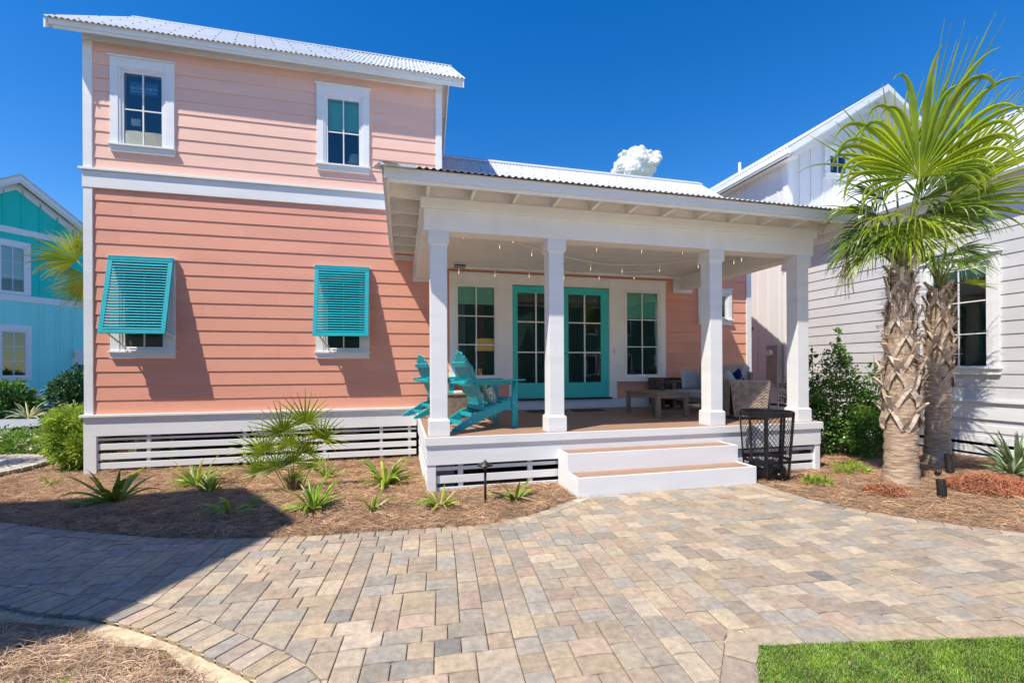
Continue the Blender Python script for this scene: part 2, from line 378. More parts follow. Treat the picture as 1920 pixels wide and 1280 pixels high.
def window(T, parent, g, cas, trim='white', cols=2, rows=2, hrows=None, blind=0.0, blindm='blind', room=True, frame_w=0.075,
           sill=True, head=True, name='window', curtain=False, proud=0.045, extra_rows=None):
    """g = glass rect x0,x1,z0,z1 ; cas = casing outer rect"""
    x0, x1, z0, z1 = g; a0, a1, b0, b1 = cas
    fo = MB(T); p = proud; ix0, ix1, iz0, iz1 = x0 - frame_w, x1 + frame_w, z0 - frame_w, z1 + frame_w
    # casing boards
    sb = 0.14 if sill else 0
    fo.box(a0, ix0, -p, 0.0, b0 + sb, b1); fo.box(ix1, a1, -p, 0.0, b0 + sb, b1)
    fo.box(ix0, ix1, -p, 0.0, iz1, b1); fo.box(ix0, ix1, -p, 0.0, b0 + sb, iz0)
    w = fo.build(name, trim, parent, bevel=0.004)
    f = MB(T)
    # inner stepped frame
    for k, (ins, yy) in enumerate(((0.0, -p + 0.012), (frame_w * 0.45, -p + 0.028))):
        c0, c1, d0, d1 = ix0 + ins, ix1 - ins, iz0 + ins, iz1 - ins; t = frame_w * (0.45 if k == 0 else 0.55)
        f.box(c0, c0 + t, yy, 0.08, d0, d1); f.box(c1 - t, c1, yy, 0.08, d0, d1)
        f.box(c0 + t, c1 - t, yy, 0.08, d1 - t, d1); f.box(c0 + t, c1 - t, yy, 0.08, d0, d0 + t)
    f.build('window_frame', trim, w, bevel=0.003)
    if sill:
        s = MB(T); s.box(a0 - 0.02, a1 + 0.02, -p - 0.045, 0, b0 + sb - 0.035, b0 + sb - 0.001); s.box(a0, a1, -p - 0.012, 0, b0, b0 + sb - 0.036)
        s.build('sill', trim, w, bevel=0.003)
    if head:
        s = MB(T); s.box(a0 - 0.03, a1 + 0.03, -p - 0.035, 0, b1 + 0.001, b1 + 0.03); s.build('head_cap', trim, w, bevel=0.003)
    mu = MB(T)
    for i in range(1, cols):
        xm = x0 + (x1 - x0) * i / cols; mu.box(xm - 0.011, xm + 0.011, -0.006, 0.018, z0, z1)
    zz = hrows if hrows is not None else [z0 + (z1 - z0) * i / rows for i in range(1, rows)]
    for zm in zz: mu.box(x0, x1, -0.004, 0.016, zm - 0.011, zm + 0.011)
    mu.build('muntin', trim, w)
    gl = MB(T); gl.quad((x0, 0.008, z0), (x1, 0.008, z0), (x1, 0.008, z1), (x0, 0.008, z1)); gl.build('pane', 'glass', w)
    if blind > 0:
        bl = MB(T); bl.box(x0 - 0.02, x1 + 0.02, 0.10, 0.112, z1 - blind, z1 + 0.03); bl.build('blind', blindm, w)
    if curtain:
        c = MB(T)
        for sx, ex in ((x0 - 0.03, x0 + (x1 - x0) * 0.22), ):
            n = 28; vs = []
            for i in range(n + 1):
                x = sx + (ex - sx) * i / n; y = 0.17 + 0.022 * math.sin(i * 1.9)
                vs += [(x, y, z0 - 0.1), (x, y, z1)]
            c.add(vs, [(2 * i, 2 * i + 2, 2 * i + 3, 2 * i + 1) for i in range(n)])
        c.build('curtain', 'curtain', w)
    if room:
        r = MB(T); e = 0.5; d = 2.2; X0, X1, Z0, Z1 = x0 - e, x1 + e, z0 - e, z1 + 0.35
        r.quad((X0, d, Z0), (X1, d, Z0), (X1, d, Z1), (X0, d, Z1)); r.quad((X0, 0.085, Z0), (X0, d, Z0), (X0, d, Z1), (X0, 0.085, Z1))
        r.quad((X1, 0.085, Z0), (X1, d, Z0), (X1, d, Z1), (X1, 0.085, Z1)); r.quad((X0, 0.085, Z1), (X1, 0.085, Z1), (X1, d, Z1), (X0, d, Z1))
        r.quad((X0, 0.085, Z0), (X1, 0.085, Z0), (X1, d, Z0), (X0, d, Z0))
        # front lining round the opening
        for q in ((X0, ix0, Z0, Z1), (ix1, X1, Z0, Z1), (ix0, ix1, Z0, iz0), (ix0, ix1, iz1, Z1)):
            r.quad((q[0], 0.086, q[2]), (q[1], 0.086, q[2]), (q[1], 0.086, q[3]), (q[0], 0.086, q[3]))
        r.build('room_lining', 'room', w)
    return w

def corrugate(O, U, Sv, L, lo, hi, parent, name='roof', m='roof', pitch=0.088, amp=0.012, per=6, label=None, rows=()):
    """corrugated sheet: O origin at eave, U unit along eave, Sv unit up the slope; lo(u), hi(u) slope limits"""
    O = Vector(O); U = Vector(U).normalized(); Sv = Vector(Sv).normalized(); N = U.cross(Sv).normalized()
    if N.z < 0: N = -N
    n = int(L / pitch * per); vs = []; fs = []
    for i in range(n + 1):
        u = L * i / n; h = amp * math.sin(2 * math.pi * u / pitch); a, b = lo(u), hi(u)
        if b < a: b = a
        for t in (a, b): vs.append(O + U * u + Sv * t + N * h)
    fs = [(2 * i, 2 * i + 2, 2 * i + 3, 2 * i + 1) for i in range(n)]
    b = MB(); b.add(vs, fs)
    # exposed lower edge thickness
    vs2 = []
    for i in range(n + 1):
        u = L * i / n; h = amp * math.sin(2 * math.pi * u / pitch); a = lo(u)
        p = O + U * u + Sv * a + N * h; vs2 += [p, p - N * 0.004]
    b.add(vs2, fs); nf0 = len(b.f)
    for r in rows:
        i = 0
        while i * 0.352 + 0.066 < L:
            u = i * 0.352 + 0.066 + (0.17 if rows.index(r) % 2 else 0); i += 1; t = r * hi(u)
            if u > L or t <= lo(u) + 0.03: continue
            p = O + U * u + Sv * t + N * 0.010; b.box(p.x - 0.009, p.x + 0.009, p.y - 0.009, p.y + 0.009, p.z - 0.004, p.z + 0.008)
    o = b.build(name, m, parent, smooth=True, label=label)
    if rows:
        o.data.materials.append(M['bronze'])
        for k in range(nf0, len(o.data.polygons)): o.data.polygons[k].material_index = 1
    return o

# ================================================================== GROUND
PATIO_TOP = [(-6.9, 8.35), (-6.0, 7.35), (-5.1, 6.62), (-4.288, 6.127), (-3.563, 5.734), (-2.915, 5.408), (-2.171, 5.097), (-1.452, 4.911), (-0.801, 4.815), (-0.29, 4.789), (0.243, 4.746),
             (0.799, 4.717), (1.172, 4.813), (1.522, 4.95), (1.863, 5.177), (2.16, 5.40), (4.934, 5.421), (4.952, 4.719), (5.117, 4.152),
             (5.368, 3.756), (5.665, 3.452), (5.999, 3.128), (7.2, 2.3), (9.5, 1.2)]
PATIO_BOT = [(-0.42, -1.0), (-0.40, 1.2), (-0.52, 2.2), (-0.688, 2.569), (-0.874, 2.765), (-1.06, 2.921), (-1.349, 3.162), (-1.698, 3.416), (-2.071, 3.634),
             (-2.393, 3.751), (-2.776, 3.964), (-3.6, 4.35), (-5.0, 5.1), (-6.9, 6.4)]
TURF = [(2.054, 2.255), (3.7, 1.931), (9.5, 0.70), (9.5, -1.0), (-0.2, -0.2)]
PATIO = PATIO_TOP + [(9.5, -1.0)] + PATIO_BOT

def inside(poly, x, y):
    """vectorised point in polygon"""
    x = np.asarray(x, float); y = np.asarray(y, float); r = np.zeros(x.shape, bool); n = len(poly)
    for i in range(n):
        x0, y0 = poly[i]; x1, y1 = poly[(i + 1) % n]
        c = ((y0 > y) != (y1 > y)) & (x < (x1 - x0) * (y - y0) / ((y1 - y0) if y1 != y0 else 1e-9) + x0); r ^= c
    return r

def dist_line(line, x, y):
    x = np.asarray(x, float); y = np.asarray(y, float); d = np.full(x.shape, 1e9)
    for (x0, y0), (x1, y1) in zip(line[:-1], line[1:]):
        dx, dy = x1 - x0, y1 - y0; t = np.clip(((x - x0) * dx + (y - y0) * dy) / (dx * dx + dy * dy + 1e-12), 0, 1)
        d = np.minimum(d, np.hypot(x - x0 - t * dx, y - y0 - t * dy))
    return d

def sm(e0, e1, v):
    t = np.clip((v - e0) / (e1 - e0), 0, 1); return t * t * (3 - 2 * t)

_bx = [p[0] for p in PATIO_BOT[::-1]]; _by = [p[1] for p in PATIO_BOT[::-1]]
def botY(x): return np.interp(x, _bx, _by)
_ph = RNG.uniform(0, 6.28, (14, 2)); _fr = RNG.uniform(0.6, 6.5, (14, 2)) * RNG.choice([-1, 1], (14, 2))
def lump(x, y):
    r = np.zeros(np.shape(x))
    for p, f in zip(_ph, _fr): r = r + np.sin(x * f[0] + p[0]) * np.cos(y * f[1] + p[1]) / (1 + 0.5 * np.hypot(*f))
    return r * 0.06

def ground_z(x, y):
    x = np.asarray(x, float); y = np.asarray(y, float)
    z = 0.0 - 0.20 * sm(5.6, 8.6, y) * sm(1.8, 0.2, x) - 0.20 * sm(8, 12, y) * sm(0.1, 2, x) - 0.07 * sm(4.8, 6.0, y) * sm(4.5, 5.5, x) * sm(9.5, 8.5, y)
    z = z + 0.30 * lump(x, y) * 0.8
    # near left bed: mound of straw rising from a sand strip
    nl = (sm(-0.2, -0.6, x)) * sm(4.6, 4.2, y + x * 0.45 + 1.2)
    nearleft = (x < -0.35) & (x > -6.9) & (y < botY(x))
    d = dist_line(PATIO_BOT, x, y)
    z = np.where(nearleft, -0.045 + 0.09 * sm(0.10, 0.55, d) + 0.06 * lump(x, y) * 3 * sm(0.1, 0.4, d), z)
    pin = inside(PATIO, x, y) | inside(TURF, x, y)
    z = np.where(pin, -0.045, z)
    return z
def gz(x, y): return float(ground_z(np.array([x]), np.array([y]))[0])

def grid_mesh(xs, ys, name, m, zf, drop=None):
    X, Y = np.meshgrid(xs, ys); Z = zf(X, Y); n, k = X.shape
    idx = np.arange(n * k).reshape(n, k)
    f = np.stack([idx[:-1, :-1], idx[:-1, 1:], idx[1:, 1:], idx[1:, :-1]], -1).reshape(-1, 4)
    return np_build(name, np.stack([X, Y, Z], -1).reshape(-1, 3), f, m, smooth=True)

near = grid_mesh(np.arange(-11, 14.01, 0.07), np.arange(-1.0, 12.01, 0.07), 'ground', 'mulch', ground_z); tag(near, kind='structure')
far = grid_mesh(np.concatenate([np.linspace(-1500, -60, 8), np.linspace(-50, 60, 56), np.linspace(80, 1500, 8)]),
                np.concatenate([np.linspace(-1500, -60, 8), np.linspace(-50, 60, 56), np.linspace(80, 1500, 8)]), 'terrain', 'landscape',
                lambda X, Y: -0.26 + 0 * X); tag(far, kind='structure')
# sand bed below pavers and the sand strip along the near left bed
sb = MB(); sb.add([(x, y, -0.016) for x, y in PATIO], [tuple(range(len(PATIO)))]); tag(sb.build('sand_bed', 'sand'), kind='structure')
def strip(line, w, z, name, m, side=1):
    pts = [Vector((x, y)) for x, y in line]; vs = []
    for i, p in enumerate(pts):
        d = (pts[min(i + 1, len(pts) - 1)] - pts[max(i - 1, 0)]).normalized(); nrm = Vector((-d.y, d.x)) * side
        ww = w * (0.75 + 0.4 * math.sin(i * 2.3)); q = p + nrm * ww; vs += [(p.x, p.y, z), (q.x, q.y, z + 0.004)]
    b = MB(); b.add(vs, [(2 * i, 2 * i + 2, 2 * i + 3, 2 * i + 1) for i in range(len(pts) - 1)]); return tag(b.build(name, m), kind='structure')
strip(PATIO_BOT[1:12], 0.14, -0.032, 'sand_strip', 'sand', 1)

pz = MB(); pz.add([(-30, -1.02, -0.05), (-30, -17.5, -0.05), (35, -17.5, -0.05), (35, -1.02, -0.05)], [(0, 1, 2, 3)]); tag(pz.build('bounce_ground', 'bounce_ground'), kind='structure')  # unseen pale ground added behind the camera to bounce light onto the porch
# pavers ------------------------------------------------------------
PAL = 0.82 * np.array([(1.0, 0.98, 0.985)]) * np.array([(0.52, 0.435, 0.32), (0.47, 0.385, 0.275), (0.45, 0.36, 0.27), (0.43, 0.375, 0.295), (0.40, 0.365, 0.31), (0.38, 0.335, 0.275), (0.41, 0.37, 0.31), (0.52, 0.44, 0.345), (0.48, 0.375, 0.29), (0.39, 0.325, 0.26), (0.28, 0.265, 0.245)])
PW = np.array([4.2, 3.4, 2.6, 3.0, 2.2, 1.3, 1.2, 1.5, 1.8, 1.4, 0.25]); PW = PW / PW.sum()
pv, pf, pc = [], [], []
def stone(poly, h=0.0, bev=0.007, col=None, thick=0.055):
    """pillow-edged stone from a convex ccw polygon (2-d)"""
    n = len(poly)
    if n < 3: return
    P = np.array(poly); c = P.mean(0)
    if col is None: col = PAL[RNG.choice(len(PAL), p=PW)] * RNG.uniform(0.86, 1.12)
    col2 = col * RNG.uniform(0.92, 1.08) * RNG.uniform(0.985, 1.015, 3); tx, ty = RNG.normal(0, 0.006, 2)
    b = len(pv)
    rings = [(P, -thick), (P, -bev * 1.1), (c + (P - c) * (1 - bev * 0.6 / (np.abs(P - c).max() + 1e-6)), -bev * 0.25), (c + (P - c) * (1 - bev * 2.1 / (np.abs(P - c).max() + 1e-6)), 0.0)]
    g = RNG.uniform(0, 1, n)[:, None]
    for Q, z in rings:
        for q in Q:
            pv.append((q[0], q[1], h + z + (q[0] - c[0]) * tx + (q[1] - c[1]) * ty))
    for k in range(4):
        for i in range(n): pc.append(tuple((col * (1 - g[i]) + col2 * g[i]) * (0.82 if k < 2 else 1)))
    for k in range(3):
        for i in range(n): pf.append((b + k * n + i, b + k * n + (i + 1) % n, b + (k + 1) * n + (i + 1) % n, b + (k + 1) * n + i))
    pf.append(tuple(b + 3 * n + i for i in range(n)))

def clip_half(poly, p, nrm):
    """keep the side where (q-p).nrm >= 0"""
    out = []; n = len(poly)
    for i in range(n):
        a = poly[i]; b = poly[(i + 1) % n]; da = (a[0] - p[0]) * nrm[0] + (a[1] - p[1]) * nrm[1]; db = (b[0] - p[0]) * nrm[0] + (b[1] - p[1]) * nrm[1]
        if da >= 0: out.append(a)
        if da * db < 0:
            t = da / (da - db); out.append((a[0] + t * (b[0] - a[0]), a[1] + t * (b[1] - a[1])))
    return out

def resample(line, step):
    pts = [np.array(p, float) for p in line]; out = [pts[0]]; acc = 0
    for a, b in zip(pts[:-1], pts[1:]):
        L = np.linalg.norm(b - a); t = step - acc
        while t <= L: out.append(a + (b - a) * t / L); t += step
        acc = (acc + L) % step
    return out

def smoothline(line, n=6):
    P = [np.array(p, float) for p in line]; out = []
    for i in range(len(P) - 1):
        p0, p1, p2, p3 = P[max(i - 1, 0)], P[i], P[i + 1], P[min(i + 2, len(P) - 1)]
        for k in range(n):
            t = k / n; out.append(0.5 * (2 * p1 + (p2 - p0) * t + (2 * p0 - 5 * p1 + 4 * p2 - p3) * t * t + (3 * p1 - p0 - 3 * p2 + p3) * t ** 3))
    out.append(P[-1]); return [tuple(q) for q in out]

def border(line, step, width, side, gap=0.004, drop=0.0, thick=0.06):
    pts = resample(smoothline(line), step); n = len(pts)
    T = []
    for i in range(n):
        d = pts[min(i + 1, n - 1)] - pts[max(i - 1, 0)]; d = d / np.linalg.norm(d); T.append(np.array([-d[1], d[0]]) * side)
    for i in range(n - 1):
        a, b = pts[i], pts[i + 1]; ai, bi = a + T[i] * width, b + T[i + 1] * width; d = (b - a) / np.linalg.norm(b - a) * gap
        # bowed ends
        m0 = (a + b) / 2 - (T[i] + T[i + 1]) * 0.003
        q = [tuple(a + d + T[i] * 0.006), tuple(m0 + (b - a) * -0.2), tuple(m0 + (b - a) * 0.2), tuple(b - d + T[i + 1] * 0.006), tuple(bi - d), tuple(ai + d)]
        ar = sum(q[k][0] * q[(k + 1) % 6][1] - q[(k + 1) % 6][0] * q[k][1] for k in range(6))
        if ar < 0: q = q[::-1]
        stone(q, h=RNG.normal(0.0, 0.0015) - drop, thick=thick, bev=0.006)

BW_TOP, BW_BOT, BW_TURF = 0.135, 0.215, 0.17
border(PATIO_TOP[:16], 0.165, BW_TOP, -1)
border(PATIO_TOP[16:], 0.205, BW_TOP, -1)
border(PATIO_BOT[::-1], 0.122, BW_BOT, 1)
TURF_TOP = [(2.054, 2.255), (3.7, 1.931), (9.5, 0.70)]
TURF_LEFT = [(-0.2, -0.2), (2.054, 2.255)]
def off(line, w, side):
    out = []
    for i, p in enumerate(line):
        a = np.array(line[max(i - 1, 0)]); b = np.array(line[min(i + 1, len(line) - 1)]); d = (b - a) / np.linalg.norm(b - a)
        out.append((p[0] - d[1] * w * side, p[1] + d[0] * w * side))
    return out
border([(2.054, 2.255), (3.7, 1.931), (9.5, 0.70)], 0.30, BW_TURF, 1)
border([(0.3, 0.345), (2.22, 2.435)], 0.30, BW_TURF, 1)

ca, sa = math.cos(R(-4)), math.sin(R(-4)); cell = 0.0795
def wp(i, j):
    u, v = i * cell, j * cell
    # gentle wander of the courses
    u2 = u + 0.012 * math.sin(v * 1.7 + 1); v2 = v + 0.015 * math.sin(u * 1.1)
    return (ca * u2 - sa * v2, sa * u2 + ca * v2)
NI, NJ = (-105, 125), (-4, 112)
sky_l = {i: NJ[0] for i in range(NI[0], NI[1])}
pieces = []
while True:
    mn = min(sky_l.values())
    if mn >= NJ[1]: break
    i = min(k for k in sky_l if sky_l[k] == mn); run = 1
    while sky_l.get(i + run) == mn: run += 1
    while True:
        if run >= 3: w, h = random.choice([(2, 2), (3, 2), (3, 2), (2, 3), (2, 2), (3, 2), (2, 2)])
        else: w, h = min(run, 2), random.choice([2, 3])
        if run - w == 1: 
            if run == 3: w, h = 3, 2
            else: continue
        if run - w >= 0: break
    for k in range(w): sky_l[i + k] = mn + h
    pieces.append((i, mn, w, h))
pt_line = smoothline(PATIO_TOP[:16]); pt2_line = smoothline(PATIO_TOP[16:]); pb_line = smoothline(PATIO_BOT)
step_line = [PATIO_TOP[15], PATIO_TOP[16]]
bounds = [(pt_line, BW_TOP), (pt2_line, BW_TOP), (pb_line, BW_BOT), (TURF_TOP, BW_TURF), ([(0.3, 0.345), (2.054, 2.255)], BW_TURF), (step_line, 0.0)]
cx = np.array([[wp(i + w / 2, j + h / 2) for i, j, w, h in pieces]])[0]
ins = inside(PATIO, cx[:, 0], cx[:, 1]) | True
turf_in = inside(TURF, cx[:, 0], cx[:, 1])
def nearest(line, p):
    best = (1e9, None, None)
    for a, b in zip(line[:-1], line[1:]):
        a = np.array(a); b = np.array(b); d = b - a; t = np.clip(np.dot(p - a, d) / (np.dot(d, d) + 1e-12), 0, 1); q = a + t * d; r = np.linalg.norm(p - q)
        if r < best[0]: best = (r, q, d / (np.linalg.norm(d) + 1e-12))
    return best
dists = [dist_line(l, cx[:, 0], cx[:, 1]) for l, w in bounds]
in_patio = inside(PATIO, cx[:, 0], cx[:, 1])
for k, (i, j, w, h) in enumerate(pieces):
    p = cx[k]
    mind = min(d[k] for d in dists)
    if not in_patio[k] and mind > 0.25: continue
    if turf_in[k] and mind > 0.2: continue
    g = 0.022
    def P(a, b): return wp(i + a, j + b)
    e = 0.035
    q = [P(g, g + e), P(g + e, g), P(w * 0.35, g + 0.085), P(w * 0.7, g + 0.075), P(w - g - e, g), P(w - g, g + e), P(w - g, h - g - e), P(w - g - e, h - g), P(w * 0.68, h - g + 0.085), P(w * 0.35, h - g + 0.085), P(g + e, h - g), P(g, h - g - e)]
    ok = True
    for (line, bw), dd in zip(bounds, dists):
        if dd[k] > bw + 0.25: continue
        r, nq, d = nearest(line, p)
        if r < 1e-4: ok = False; break
        nn = (p - nq) / r
        if not in_patio[k] or turf_in[k]: nn = -nn
        q = clip_half(q, nq + nn * (bw + 0.004), nn)
        if len(q) < 3: ok = False; break
    if not ok: continue
    A = 0.5 * abs(sum(q[a][0] * q[(a + 1) % len(q)][1] - q[(a + 1) % len(q)][0] * q[a][1] for a in range(len(q))))
    if A < 0.0009: continue
    stone(q, h=RNG.normal(0, 0.0016))
me = bpy.data.meshes.new('patio'); me.from_pydata(pv, [], pf)
att = me.color_attributes.new('rnd', 'FLOAT_COLOR', 'POINT'); att.data.foreach_set('color', np.array([(*c, 1) for c in pc], dtype=np.float32).ravel())
me.materials.append(M['paver']); po = bpy.data.objects.new('patio', me); COL.objects.link(po); tag(po, kind='structure')

# far-left paver path and pale drive ----------------------------------
fp = MB()
pv, pf, pc = [], [], []
c0 = np.array([-8.2, 10.25]); 
for ring in range(1, 9):
    r0, r1 = 0.19 * (ring - 1) + 0.01, 0.19 * ring - 0.005; n = max(6, int(2 * math.pi * r1 / 0.22))
    for k in range(n):
        a0, a1 = 2 * math.pi * k / n + 0.01 / r1, 2 * math.pi * (k + 1) / n - 0.01 / r1
        stone([(c0[0] + r * math.cos(a), c0[1] + r * math.sin(a)) for r, a in ((r0, a0), (r1, a0), (r1, (a0 + a1) / 2), (r1, a1), (r0, a1))], h=-0.10, col=np.array((0.52, 0.48, 0.40)) * RNG.uniform(0.9, 1.05))
me = bpy.data.meshes.new('path'); me.from_pydata(pv, [], pf)
att = me.color_attributes.new('rnd', 'FLOAT_COLOR', 'POINT'); att.data.foreach_set('color', np.array([(*c, 1) for c in pc], dtype=np.float32).ravel())
me.materials.append(M['paver']); o = bpy.data.objects.new('path', me); COL.objects.link(o); tag(o, kind='structure')
dr = MB(); dr.add([(-30, 14.2, -0.165), (-12.6, 17.2, -0.165), (-10.9, 19.6, -0.165), (-4, 25, -0.165), (-5, 27, -0.165), (-13.4, 21.4, -0.165), (-30, 18.6, -0.165)], [tuple(range(7))])
tag(dr.build('driveway', 'concrete'), kind='structure')

# ================================================================== PINK HOUSE
F0 = 9.69                               # facade plane
TF = frame((0, F0, 0), (1, 0, 0), (0, -1, 0))
house = thing('beach_house', 'coral pink two-storey house with white trim, teal shutters and a columned front porch', 'house', (-2.3, F0, 0))
XL, XR, XW = -5.54, 0.851, 8.65
up1, up2 = (-4.92, -4.32, 5.784, 7.105), (-1.427, -0.829, 5.791, 7.119)
lo1, lo2 = (-4.92, -4.32, 2.09, 3.45), (-1.45, -0.84, 2.09, 3.45)
gA, gB, gS = (1.177, 1.977, 1.515, 3.431), (5.168, 5.977, 1.505, 3.44), (7.30, 7.90, 2.93, 3.44)
dL, dR_ = (2.38, 3.54), (3.55, 4.71)
fh = 0.07
def grow(r, e=fh): return (r[0] - e, r[1] + e, r[2] - e, r[3] + e)
holes = [grow(r) for r in (up1, up2, lo1, lo2, gA, gB, gS)] + [(2.37, 4.72, 0.95, 3.51)]
wall_holes(TF, XL + 0.02, XR - 0.01, 0.5, 7.86, holes, 0.0, 0.12, house, 'pink', 'wall')
wall_holes(TF, XR - 0.01, XW - 0.02, 0.5, 5.3, holes, 0.0, 0.12, house, 'pink', 'wall')
lap_wall(TF, XL + 0.13, 0.995, 0.857, 4.95, 0.259, house, 'pink', [grow(r, 0.0) for r in (grow(lo1, .05), grow(lo2, .05))], label='coral lap siding of the lower storey')
lap_wall(TF, XL + 0.13, XR - 0.12, 5.27, 7.60, 0.2405, house, 'pink2', [grow(up1, .05), grow(up2, .05)], label='pale pink lap siding of the upper storey')
lap_wall(TF, 0.995, 8.51, 0.98, 5.2, 0.259, house, 'pink', [(0.995, 6.2, 1.37, 3.71), (2.37, 4.72, 0.9, 3.6), grow(gS, .05)], label='coral lap siding behind the porch')
# side walls
b = MB(); b.box(XL + 0.02, XL + 0.12, F0 + 0.13, 14.5, 0.3, 8.0); b.add([(XL + 0.03, F0, 7.6), (XL + 0.03, 14.5, 7.6), (XL + 0.03, 12.1, 9.5)], [(0, 1, 2)]); b.build('wall', 'pink2', house)
b = MB(); b.box(XR - 0.12, XR - 0.02, F0 + 0.13, 14.5, 0.3, 8.0); b.add([(XR - 0.03, F0 + .05, 7.6), (XR - 0.03, 14.5, 7.6), (XR - 0.03, 12.1, 9.5)], [(0, 1, 2)])
b.box(XW - 0.1, XW - 0.02, F0 + 0.13, 14.5, 0.3, 5.3); b.add([(XW - 0.03, F0 + .1, 5.2), (XW - 0.03, 14.5, 5.2), (XW - 0.03, 12.2, 7.2)], [(0, 1, 2)]); b.build('wall', 'pink', house)
b = MB(); b.box(XL + 0.02, XW - 0.02, 14.4, 14.5, 0.3, 5.3); b.box(XL + 0.02, XR - 0.02, 14.4, 14.5, 5.3, 8.0); b.build('wall', 'pink', house)
# corner boards / band / frieze
def wbox(name, rects, m='white', y0=-0.035, y1=0.0, bev=0.004, T=TF, parent=house, label=None):
    q = MB(T)
    for r in rects:
        yy = r[4] if len(r) > 4 else y0; q.box(r[0], r[1], yy, y1, r[2], r[3])
    return q.build_each(name, m, parent, bevel=bev)[0]
wbox('corner_board', [(XL, XL + 0.14, 0.862, 4.948), (XL, XL + 0.14, 5.302, 7.60)])
q = MB(); q.box(XL, XL + 0.03, F0, F0 + 0.14, 0.86, 7.6); q.build('corner_board', 'white', house, bevel=0.004)
wbox('corner_board', [(XR - 0.13, XR, 5.302, 7.60)])
q = MB(); q.box(XR - 0.018, XR + 0.01, F0 + 0.001, F0 + 0.15, 5.31, 7.6); q.build('corner_board', 'white', house, bevel=0.004)
wbox('corner_board', [(8.51, 8.65, 0.80, 5.2)])
wbox('band_board', [(XL - 0.01, XR, 4.95, 5.255, -0.045), (XL - 0.05, XR + 0.01, 5.256, 5.30, -0.085)])
wbox('frieze_board', [(XL, XR, 7.601, 7.80, -0.04)])
wbox('skirt_board', [(XL - 0.005, 0.30, 0.47, 0.815, -0.045), (XL - 0.05, 0.30, 0.816, 0.86, -0.09), (6.93, 8.66, 0.45, 0.80, -0.045)])
wbox('porch_base_board', [(0.60, 8.5, 0.735, 0.948, -0.03)])
# skirt slats on the left
q = MB(TF); q.box(XL - 0.005, XL + 0.19, -0.045, 0.02, -0.30, 0.468); q.build('skirt_post', 'white', house, bevel=0.004)
for z1, z0 in ((0.425, 0.385), (0.325, 0.215), (0.150, 0.04), (-0.02, -0.13)):
    wbox('skirt_slat', [(XL + 0.191, 0.29, z0, z1)], y0=-0.015, y1=0.01)
q = MB(TF)
for x in (-4.6, -3.0, -1.55, -0.45, 0.12): q.box(x, x + 0.06, 0.012, 0.06, -0.32, 0.47)
q.build_each('slat_batten', 'white', house)
q = MB(TF)
for x in (-5.0, -2.9, -1.3): q.box(x, x + 0.4, 0.5, 0.9, -0.32, 0.5)
q.build_each('foundation_pier', 'concrete', house)
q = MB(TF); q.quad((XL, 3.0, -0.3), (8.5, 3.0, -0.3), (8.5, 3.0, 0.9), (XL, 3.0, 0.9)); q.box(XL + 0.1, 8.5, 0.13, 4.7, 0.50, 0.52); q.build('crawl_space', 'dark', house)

# windows
def house_window(*a, **k): return window(TF, house, *a, **k)
w1 = house_window(up1, (-5.123, -4.106, 5.64, 7.36), rows=2, blind=0.0, label=None) if False else house_window(up1, (-5.123, -4.106, 5.64, 7.36), rows=2)
w2 = house_window(up2, (-1.631, -0.626, 5.65, 7.37), rows=2, blind=0.58)
w3 = house_window(lo1, (-5.135, -4.112, 1.873, 3.70), rows=2)
w4 = house_window(lo2, (-1.665, -0.643, 1.876, 3.70), rows=2)
w5 = house_window(gS, (7.10, 8.07, 2.72, 3.60), rows=1, blind=0.2, blindm='blindw')
# signs in the upper left window
sg = MB(TF); sg.box(-4.84, -4.40, 0.03, 0.034, 6.745, 6.985)
m_, t_, p_ = nodes('blue_sign_card'); p_.inputs['Base Color'].default_value = (0.015, 0.09, 0.33, 1); p_.inputs['Roughness'].default_value = 0.5
sgn = sg.build('sign', m_, w1)
def text(s, size, loc, m, parent, name='lettering', T=TF):
    c = bpy.data.curves.new(name, 'FONT'); c.body = s; c.size = size; c.extrude = 0.001; c.align_x = 'CENTER'; c.align_y = 'CENTER'
    o = bpy.data.objects.new(name, c); COL.objects.link(o)
    mw = T @ Matrix.Translation(loc) @ Matrix.Rotation(math.pi / 2, 4, 'X'); c.materials.append(M[m] if isinstance(m, str) else m)
    dg = bpy.context.evaluated_depsgraph_get(); me = bpy.data.meshes.new_from_object(o.evaluated_get(dg)); bpy.data.objects.remove(o)
    inv = wm(parent).inverted(); me.transform(inv @ mw)
    o = bpy.data.objects.new(name, me); COL.objects.link(o); o.parent = parent; return o
m_, t_, sp_ = nodes('pale_sign_ink'); sp_.inputs['Base Color'].default_value = (0.55, 0.90, 0.95, 1); M['ink'] = m_
text('OCEANVIEW', 0.076, (-4.62, 0.027, 6.865), 'ink', w1)
q = MB(TF); rg = random.Random(2); x = -4.83        # the small line below is unreadable in the photo: fine strokes only
while x < -4.42: l = rg.uniform(.008, .018); q.box(x, x + l, 0.024, 0.027, 6.795, 6.808); x += l + .007
q.box(-4.68, -4.655, 0.024, 0.027, 6.915, 6.922); q.box(-4.585, -4.56, 0.024, 0.027, 6.915, 6.922)
q.tube([(-4.645, .025, 6.925), (-4.632, .025, 6.94), (-4.615, .025, 6.945), (-4.60, .025, 6.935)], 0.004, 5); q.build('emblem', 'ink', w1)
sg = MB(TF); sg.box(-4.83, -4.68, 0.03, 0.033, 6.17, 6.30); sg.build('paper_notice', 'linen', w1)
